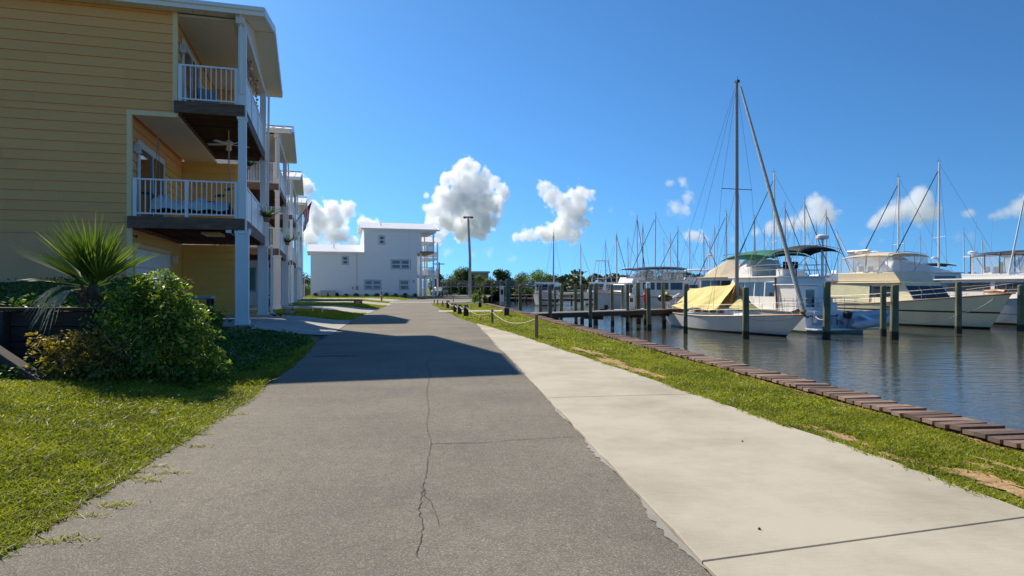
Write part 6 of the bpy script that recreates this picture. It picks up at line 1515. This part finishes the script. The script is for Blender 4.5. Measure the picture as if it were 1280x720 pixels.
# distant sailing boats: (mast px, mast top py, Y, label, options)
SB=[(692,290,100,'white sailboat with single mast at the far left of the marina',dict(cover=None,furl=NAVY,L=10.5,wire=0.016),R(-95)),
 (771,292,104,'sailboat whose short mast stands left of the tall pair',dict(cover=NAVY,wire=0.016),R(-70)),(796.5,270,98,'sailboat with the bright mast left of the thin grey one',dict(mastm=ALUW,wire=0.016),R(-80)),
 (803.5,281,112,'sailboat with the thin grey mast between two bright masts',dict(wire=0.016),R(-100)),(819,268,94,'sailboat with dark furled sail right of the thin grey mast',dict(mastm=ALUW,furl=NAVY,wire=0.016),R(165)),
 (847,285,106,'sailboat with slim mast above the slim front piling',dict(wire=0.016),R(160)),(880,291,108,'sailboat whose mast stands before the small puff cloud',dict(wire=0.016),R(20)),
 (907.5,265,88,'sailboat with red sail cover left of the bronze mast',dict(cover=REDC,wire=0.014),R(175)),(943,270,104,'sailboat with faint mast just right of the bronze mast',dict(wire=0.016),R(150)),
 (967.5,216,72,'sailboat with tall white mast and radar right of bronze mast',dict(mastm=ALUW,radar=True,furl=GRNC,L=12,B=3.6,wire=0.012),R(172)),(981.5,255,86,'sailboat with bare grey mast above the green canopy',dict(wire=0.014,radar=True),R(10)),
 (1006,249,76,'sailboat with white mast rising beside the radar dome',dict(mastm=ALUW,wire=0.012),R(15)),(1033,264,84,'sailboat with grey mast above the tan covered cruiser',dict(mastm=ALU,furl=NAVY,wire=0.014),R(8)),
 (1123,222,70,'sailboat with black furled sail and radar above the tan canopy',dict(mastm=ALUW,radar=True,furl=BLKC,L=12,B=3.6,wire=0.012),R(176)),(1173.5,203,66,'sailboat with the tallest white mast right of the tan canopy',dict(mastm=ALUW,radar=True,furl=BLKC,L=13,B=3.8,wire=0.012),R(174))]
for px,ty,Y,lb,op,rot in SB:
    top=at(px,ty,Y); Lb=op.get('L',9.5); mh=top.z-WATER_Z; mx=Lb*0.58
    loc=(top.x-mx*math.cos(rot), Y-mx*math.sin(rot), WATER_Z)
    sailboat('sailboat',lb,loc,rot,mast=mh,**op)
FARL=('above the sportfishing boat bow','directly above the white dock pedestal','above the dock finger end piling','slightly right of the dock finger end piling','above the covered sailboat stern piling','just left of the red sail cover','just left of the tall white mast with radar','between the bare grey mast and the radar dome','right above the round radar dome','above the tan covered cruiser','between the two tallest white masts','left of the black framed enclosure','above the black framed enclosure','standing farthest left among the thin pale masts')
for k,(px,ty,Y) in enumerate(((757,301,128),(785,297,124),(830,300,132),(838,293,126),(862,289,122),(893,284,116),(955,286,126),(992,272,110),(1020,279,116),(1047,290,124),(1150,291,128),(1205,287,120),(1228,300,134),(726,306,138))):
    top=at(px,ty,Y); rot=R(-80+37*k%360); mx=9.5*0.58
    sailboat('sailboat','far off sailboat mast '+FARL[k],(top.x-mx*math.cos(rot),Y-mx*math.sin(rot),WATER_Z),rot,mast=top.z-WATER_Z,cover=(NAVY,None,REDC)[k%3] if k%3!=2 else FABW,furl=FABW,group='far off sailboats',mastm=ALUW,wire=0.010)
# skiffs by the docks
for k,(x,y,rot,lb) in enumerate(((8.8,60,R(-20),'small grey skiff floating beyond the dock finger'),(11.2,58,R(5),'small white skiff floating behind the dock pedestal'))):
    t=thing('skiff',lb,'skiff',(x,y,WATER_Z),rot,'skiffs'); hull(t,3.6,1.5,0.62,0.45,paint('hull_skiff',(0.66,0.67,0.69)),0.3,0.0,0.85,0.2,0.6,None,0.02,2.0,0.03)
    mb=MB(); mb.box(1.0,1.3,-0.6,0.6,0.36,0.42); mb.build('thwart',GEL,t); mb=MB(); mb.box(-0.35,0.0,-0.15,0.15,0.4,0.85); mb.build('outboard_motor',BLKM,t,bevel=0.04)
# mooring lines
for a,b,s,lb in ((PX[1117.5],PX[1198],0.35,'white mooring line sagging before the cream trawler hull'),(PX[1198]+Vector((0,0,0.1)),Vector((27.7,37.5,0.85)),0.25,'mooring line from piling to the cream trawler bow'),(Vector((10.2,42.9,-0.15)),PX[811.5]+Vector((0,0,-0.5)),0.35,'pale line from the white capped piling to the sailboat stern'),
               (PX[1033],Vector((16.0,34.6,-0.2)),0.12,'mooring line from piling to the trawler stern'),(PX[1276]+Vector((0,0,0.2)),Vector((34.9,37.6,0.9)),0.2,'mooring line at the right edge piling'),(PX[932],Vector((13.9,31.6,-0.05)),0.2,'mooring line to the covered sailboat bow')):
    mb=MB(); mb.tube(catenary(a,b,s),0.02,5); tag(mb.build('mooring_line',LINE),lb,'rope','mooring lines')
# ------------------------------------------------------------------ grass and ground cover
GRASS = leaf_mat('grass', (0.15,0.175,0.016), (0.36,0.38,0.035), (0.46,0.38,0.11), trans=0.4, nscale=1.4)
def scatter(poly, dens, rs, ymax=None):
    xs = [p[0] for p in poly]; ys_ = [p[1] for p in poly]
    n = int((max(xs)-min(xs))*(max(ys_)-min(ys_))*dens)
    x = rs.uniform(min(xs), max(xs), n); y = rs.uniform(min(ys_), max(ys_), n)
    k = in_poly(x, y, poly); return x[k], y[k]
def vnoise(x, y, s):
    return np.sin(x*s*1.3+1.7*np.sin(y*s*0.9))*np.cos(y*s*1.1+1.3*np.sin(x*s*0.7))
def patch_mask(x, y):
    keep = np.ones(len(x), bool)
    for k,(px,py,rx,ry) in enumerate(PATCH):
        c = G(px,py); ex=(x-c[0])*math.cos(PROT)+(y-c[1])*math.sin(PROT); ey=-(x-c[0])*math.sin(PROT)+(y-c[1])*math.cos(PROT); r2 = (ex/rx)**2+(ey/ry)**2
        keep &= ~((r2 < 1.6) & (rng.random(len(x)) < np.clip(1.05-r2*0.6+0.5*vnoise(x*3,y*3,4.0),0,0.97)))
    return keep
def lawn(name, poly, bands, label, zf, mask=None):
    V=[];T=[];C=[];b=0
    for (y0,y1,dens,h,w) in bands:
        sub_x, sub_y = scatter([p for p in poly], dens, rng) if False else (None,None)
        xs = [p[0] for p in poly]
        n = int((max(xs)-min(xs))*(y1-y0)*dens)
        x = rng.uniform(min(xs), max(xs), n); y = rng.uniform(y0, y1, n)
        k = in_poly(x,y,poly)
        if mask is not None: k &= mask(x,y)
        x = x[k]; y = y[k]
        tone = np.clip(0.42+0.15*vnoise(x,y,2.1)+0.16*vnoise(x+3,y-5,7.0)+0.15*rng.normal(size=len(x)),0,0.95)
        dry = rng.random(len(x)) < 0.03
        tone[dry] = 1.0
        hh = h*(1+0.35*vnoise(x+9,y,3.3))
        v,t,c = blades(np.stack([x,y,zf(x,y)],1), hh, w, rng, lean=0.95, tone=tone)
        V.append(v);T.append(t+b);C.append(c);b+=len(v)
    me = fast_mesh(name, np.concatenate(V), np.concatenate(T), GRASS, np.concatenate(C))
    o = bpy.data.objects.new(name, me); COL.objects.link(o); return stuff(o, label, 'grass')
lr = [(sea_x(3)-0.03,3)] + [(sea_x(y)-0.03, y) for y in (10,20,30,40,53)] + list(reversed([(x+0.01,y) for x,y in WALK_R[1:-1]] + [(x+0.02,y) for x,y in ROAD_R[4:]]))
def maskr(x,y):
    k = patch_mask(x,y)
    return k & ~((y>35.0+0.25*(x+3.9)) & (y<37.4+0.25*(x+3.9)))
lawn('grass_right', lr, [(3.2,7,7500,0.024,0.011),(7,13,3600,0.028,0.014),(13,26,1100,0.032,0.024),(26,53,280,0.04,0.045)],
     'short turf between the walkway and the plank-capped sea wall', lambda x,y: np.full(len(x),-0.006), maskr)
ll = [(float(road_x(y))-0.03,y) for y in (2.4,3.15,5,7.5,9.5,11.5,13,15.2)] + [(-6.2,15.4),(-6.4,12),(-6.6,9.5),(-9,8.7),(-9,2.4)]
lawn('grass_left', ll, [(2.4,5.5,7500,0.024,0.011),(5.5,8.6,5200,0.03,0.012),(8.6,15.4,1300,0.07,0.016)],
     'mown grass at the left of the road below the timber retaining wall', lambda x,y: land_z(x,y))
# grass strips between driveways
V=[];T=[];C=[];b=0
for i in range(5):
    poly=[]
    for y in (6.9,13.6):
        poly.append(rowpt(0.2,y,i).xy)
    ya,yb = (6.9,13.6)
    for y in (yb,ya):
        p = rowpt(0.2,y,i); a=0
        while p.x < road_x(p.y)-0.05 and a<14: p=p+VV*0.1; a+=0.1
        poly.append(p.xy)
    poly=[tuple(p) for p in poly]
    x,y = scatter(poly, 420 if i<2 else 120, rng)
    if len(x)==0: continue
    v,t,c = blades(np.stack([x,y,land_z(x,y)],1), 0.07, 0.03, rng); V.append(v);T.append(t+b);C.append(c);b+=len(v)
o = bpy.data.objects.new('grass_strips', fast_mesh('grass_strips', np.concatenate(V), np.concatenate(T), GRASS, np.concatenate(C))); COL.objects.link(o)
stuff(o,'grass strips between the concrete driveways','grass')
# weeds creeping over the asphalt edge
V=[];T=[];C=[];b=0
for px,py in [(88,676),(68,681),(110,648),(140,636),(186,604),(212,594),(205,560),(245,560),(250,545),(285,521),(298,520),(178,600),(196,585),(150,632)]:
    cx,cy = G(px,py); n=42
    x = cx+rng.normal(size=n)*0.06; y = cy+rng.normal(size=n)*0.02
    v,t,c = blades(np.stack([x,y,np.full(n,0.013)],1), 0.017, 0.007, rng, lean=2.0, tone=np.clip(0.7+0.25*rng.normal(size=n),0,1)); V.append(v);T.append(t+b);C.append(c);b+=len(v)
for y0 in np.concatenate([rng.uniform(2.6,8,70), rng.uniform(8,14,30)]):
    n=40; y = y0+rng.normal(size=n)*0.07; x = road_x(y)+rng.normal(size=n)*0.022-0.005
    v,t,c = blades(np.stack([x,y,np.full(n,0.008)],1), 0.026, 0.009, rng, lean=1.3); V.append(v);T.append(t+b);C.append(c);b+=len(v)
# creeping over the walk's right edge
for y0 in np.concatenate([rng.uniform(3.4,9,40), rng.uniform(9,20,30)]):
    n=40; x = wr(y0)+rng.normal(size=n)*0.03-0.005; y = y0+rng.normal(size=n)*0.06
    v,t,c = blades(np.stack([x,y,np.full(n,0.022)],1), 0.03, 0.008, rng, lean=1.3); V.append(v);T.append(t+b);C.append(c);b+=len(v)
o = bpy.data.objects.new('edge_weeds', fast_mesh('edge_weeds', np.concatenate(V), np.concatenate(T), GRASS, np.concatenate(C))); COL.objects.link(o)
stuff(o,'sprigs of weed creeping onto the asphalt and concrete edges','weeds')
# ------------------------------------------------------------------ clouds: real volumes far behind the marina
def cloud_material(name, dens):
    m = bpy.data.materials.new(name); m.use_nodes = True
    nt = m.node_tree
    for n in list(nt.nodes): nt.nodes.remove(n)
    out = nt.nodes.new('ShaderNodeOutputMaterial')
    pv = nt.nodes.new('ShaderNodeVolumePrincipled')
    pv.inputs['Color'].default_value = (1.0, 1.0, 1.0, 1)
    pv.inputs['Density'].default_value = dens
    pv.inputs['Anisotropy'].default_value = 0.42
    nt.links.new(pv.outputs[0], out.inputs['Volume'])
    return m

CLOUD_Y = 1800.0
CLOUD_S = CLOUD_Y / FPX          # metres for each unit of the lists below

def cloud(name, label, blobs, noise_scale, amp, gain, mat, thr=0.0, seed=0.0, squash=1.0, depth=1.0, lobe=0.075, lobe_amp=0.75):
    """blobs: (x, height, radius) in units of CLOUD_S metres, relative to the middle of the view."""
    xs0 = min(b[0]-b[2]*1.4 for b in blobs); xs1 = max(b[0]+b[2]*1.4 for b in blobs)
    zs0 = min(b[1]-b[2]*1.4 for b in blobs); zs1 = max(b[1]+b[2]*1.4 for b in blobs)
    cx, cz = (xs0+xs1)/2, (zs0+zs1)/2
    rm = max(b[2] for b in blobs)*1.5*depth
    ng = bpy.data.node_groups.new(name+'_density', 'GeometryNodeTree')
    ng.interface.new_socket('Geometry', in_out='INPUT', socket_type='NodeSocketGeometry')
    ng.interface.new_socket('Geometry', in_out='OUTPUT', socket_type='NodeSocketGeometry')
    N = ng.nodes; L = ng.links
    go = N.new('NodeGroupOutput')
    pos = N.new('GeometryNodeInputPosition')
    nz = N.new('ShaderNodeTexNoise'); nz.noise_dimensions = '4D'
    nz.inputs['W'].default_value = seed
    nz.inputs['Scale'].default_value = noise_scale
    nz.inputs['Detail'].default_value = 6.0
    nz.inputs['Roughness'].default_value = 0.58
    L.new(pos.outputs[0], nz.inputs['Vector'])
    last = None
    for i, (bx_, bz_, br) in enumerate(blobs):
        sub = N.new('ShaderNodeVectorMath'); sub.operation = 'SUBTRACT'
        L.new(pos.outputs[0], sub.inputs[0])
        sub.inputs[1].default_value = (bx_-cx, ((i*37) % 11 - 5)*0.06*br, bz_-cz)
        mul = N.new('ShaderNodeVectorMath'); mul.operation = 'MULTIPLY'
        mul.inputs[1].default_value = (1/br, 1/(br*depth), 1/(br*squash))
        L.new(sub.outputs[0], mul.inputs[0])
        ln = N.new('ShaderNodeVectorMath'); ln.operation = 'LENGTH'
        L.new(mul.outputs[0], ln.inputs[0])
        f = N.new('ShaderNodeMath'); f.operation = 'SUBTRACT'; f.inputs[0].default_value = 1.0
        L.new(ln.outputs['Value'], f.inputs[1])
        if last is None: last = f
        else:
            mx = N.new('ShaderNodeMath'); mx.operation = 'SMOOTH_MAX'; mx.inputs[2].default_value = 0.45
            L.new(last.outputs[0], mx.inputs[0]); L.new(f.outputs[0], mx.inputs[1]); last = mx
    nc = N.new('ShaderNodeMath'); nc.operation = 'MULTIPLY_ADD'
    nc.inputs[1].default_value = amp; nc.inputs[2].default_value = -0.5*amp - thr
    L.new(nz.outputs[0], nc.inputs[0])
    ad = N.new('ShaderNodeMath'); ad.operation = 'ADD'
    L.new(last.outputs[0], ad.inputs[0]); L.new(nc.outputs[0], ad.inputs[1])
    # cauliflower lobes: rounded cells at two sizes, pushed about by the noise
    wv = N.new('ShaderNodeVectorMath'); wv.operation = 'MULTIPLY_ADD'
    wv.inputs[1].default_value = (9.0, 9.0, 9.0); L.new(nz.outputs['Color'], wv.inputs[0]); L.new(pos.outputs[0], wv.inputs[2])
    for vs, va in ((lobe, lobe_amp), (lobe*2.4, lobe_amp*0.55)):
        vo = N.new('ShaderNodeTexVoronoi'); vo.inputs['Scale'].default_value = vs; L.new(wv.outputs[0], vo.inputs['Vector'])
        ma = N.new('ShaderNodeMath'); ma.operation = 'MULTIPLY_ADD'; ma.inputs[1].default_value = -va; ma.inputs[2].default_value = 0.5*va
        L.new(vo.outputs['Distance'], ma.inputs[0])
        a2 = N.new('ShaderNodeMath'); a2.operation = 'ADD'; L.new(ad.outputs[0], a2.inputs[0]); L.new(ma.outputs[0], a2.inputs[1]); ad = a2
    gn = N.new('ShaderNodeMath'); gn.operation = 'MULTIPLY'; gn.use_clamp = True
    gn.inputs[1].default_value = gain
    L.new(ad.outputs[0], gn.inputs[0])
    vc = N.new('GeometryNodeVolumeCube')
    vc.inputs['Min'].default_value = (xs0-cx, -rm, zs0-cz)
    vc.inputs['Max'].default_value = (xs1-cx, rm, zs1-cz)
    q = 1.0 if mat.name == 'cloud_dense' else 0.8
    vc.inputs['Resolution X'].default_value = max(16, int((xs1-xs0)*q))
    vc.inputs['Resolution Y'].default_value = max(16, int(2*rm*q*0.6))
    vc.inputs['Resolution Z'].default_value = max(16, int((zs1-zs0)*q))
    L.new(gn.outputs[0], vc.inputs['Density'])
    sm = N.new('GeometryNodeSetMaterial'); sm.inputs['Material'].default_value = mat
    L.new(vc.outputs[0], sm.inputs['Geometry']); L.new(sm.outputs[0], go.inputs[0])
    me = bpy.data.meshes.new(name)
    me.from_pydata([(0,0,0)], [], [])
    me.materials.append(mat)
    o = bpy.data.objects.new(name, me); COL.objects.link(o)
    o.location = (cx*CLOUD_S, CLOUD_Y, EYE+cz*CLOUD_S)
    o.scale = (CLOUD_S,)*3
    md = o.modifiers.new('density', 'NODES'); md.node_group = ng
    o['kind'] = 'structure'; o['label'] = label; o['category'] = 'cloud'; o['group'] = 'clouds over the marina'
    return o

def pxl(*bl, k=1.0): return [(x-640, 360-y, r*k) for x, y, r in bl]
thick = cloud_material('cloud_dense', 0.16)
thin = cloud_material('cloud_thin', 0.12)
cloud('cloud', 'tallest towering cumulus cloud, over the wooden light pole',
      pxl((583,207,11),(572,213,10),(594,210,9),(604,217,8),(560,225,12),(580,229,18),(600,231,15),(616,229,9),(626,236,9),(632,244,6),
          (553,245,14),(572,250,22),(598,255,24),(617,255,16),(545,265,14),(558,276,17),(580,279,20),(604,278,18),(540,282,10),(552,292,9),(576,296,8),(600,292,9),(534,245,4),(548,303,6)),
      0.07, 1.5, 4.5, thick, 0.02, 1.3)
cloud('cloud', 'ragged leaning cumulus cloud with a long tail to its left',
      pxl((680,234,8),(689,246,11),(703,251,11),(722,247,13),(735,244,8),(712,266,16),(723,266,13),(705,285,15),(718,292,11),
          (681,291,11),(662,294,8),(646,295,6),(730,279,8),(671,293,9),(654,295,7),(693,289,11),k=1.15), 0.09, 1.7, 3.2, thick, 0.06, 4.1, lobe=0.10)
cloud('cloud', 'cumulus cloud behind the striped flag and balconies',
      pxl((394,262,12),(415,264,14),(432,263,10),(440,259,7),(398,281,17),(415,290,14),(426,296,10),(388,296,14),(378,230,10),(385,238,8),
          (455,276,8),(470,280,7),(365,225,10),(440,300,7),(405,272,14),(420,278,13),k=1.1), 0.08, 1.7, 3.4, thick, 0.04, 8.2, lobe=0.09)
cloud('cloud', 'thin broken wisps of cloud high over the dock',
      pxl((853,229,6),(838,229,5),(861,247,7),(844,261,10),(856,263,7),k=1.35), 0.10, 2.0, 1.0, thin, 0.15, 2.2, lobe=0.12)
cloud('cloud', 'small round puff of cloud above the pole tips',
      pxl((861,294,7),(870,296,8),(880,298,5),k=1.2), 0.12, 1.6, 1.8, thin, 0.05, 3.7, lobe=0.14)
cloud('cloud', 'soft cloud bank behind the green boat awning',
      pxl((1020,256,11),(1026,266,14),(1040,272,10),(1005,276,11),(985,281,9),(965,285,8),(945,290,6),(995,279,10),(975,283,9),k=1.3), 0.06, 1.7, 1.4, thin, 0.03, 5.9, lobe=0.09, lobe_amp=0.5)
cloud('cloud', 'smooth humped cloud behind the twin aluminium masts',
      pxl((1146,246,12),(1156,251,11),(1130,262,14),(1150,265,16),(1110,270,12),(1095,278,9),(1166,265,10),(1120,267,12),k=1.2), 0.06, 1.5, 1.6, thin, 0.03, 6.4, lobe=0.08, lobe_amp=0.45)
cloud('cloud', 'flat pale cloud at the right edge of the sky',
      pxl((1277,256,10),(1260,265,8),(1245,270,6),(1211,268,6),(1300,258,14),(1252,268,7),(1268,261,9),k=1.3), 0.07, 1.8, 1.1, thin, 0.08, 7.5, lobe=0.09, lobe_amp=0.5)
wispy = cloud_material('cloud_wispy', 0.035)
cloud('cloud', 'faint shreds of cloud around the towering cumulus',
      pxl((645,300,9),(655,285,6),(525,305,10),(515,297,6),(640,322,8),(612,316,10),(590,318,8),(560,315,9),(765,262,5),(790,268,6)), 0.11, 2.2, 1.0, wispy, 0.2, 11.0, lobe=0.13)
cloud('cloud', 'low streaks of cloud just over the far trees at right',
      pxl((1010,300,7),(1080,303,8),(1100,300,6),(1195,297,8),(1215,296,7),(960,302,8),(915,300,6),(800,300,6),(770,304,6)), 0.09, 2.2, 1.0, wispy, 0.15, 12.0, lobe=0.13)
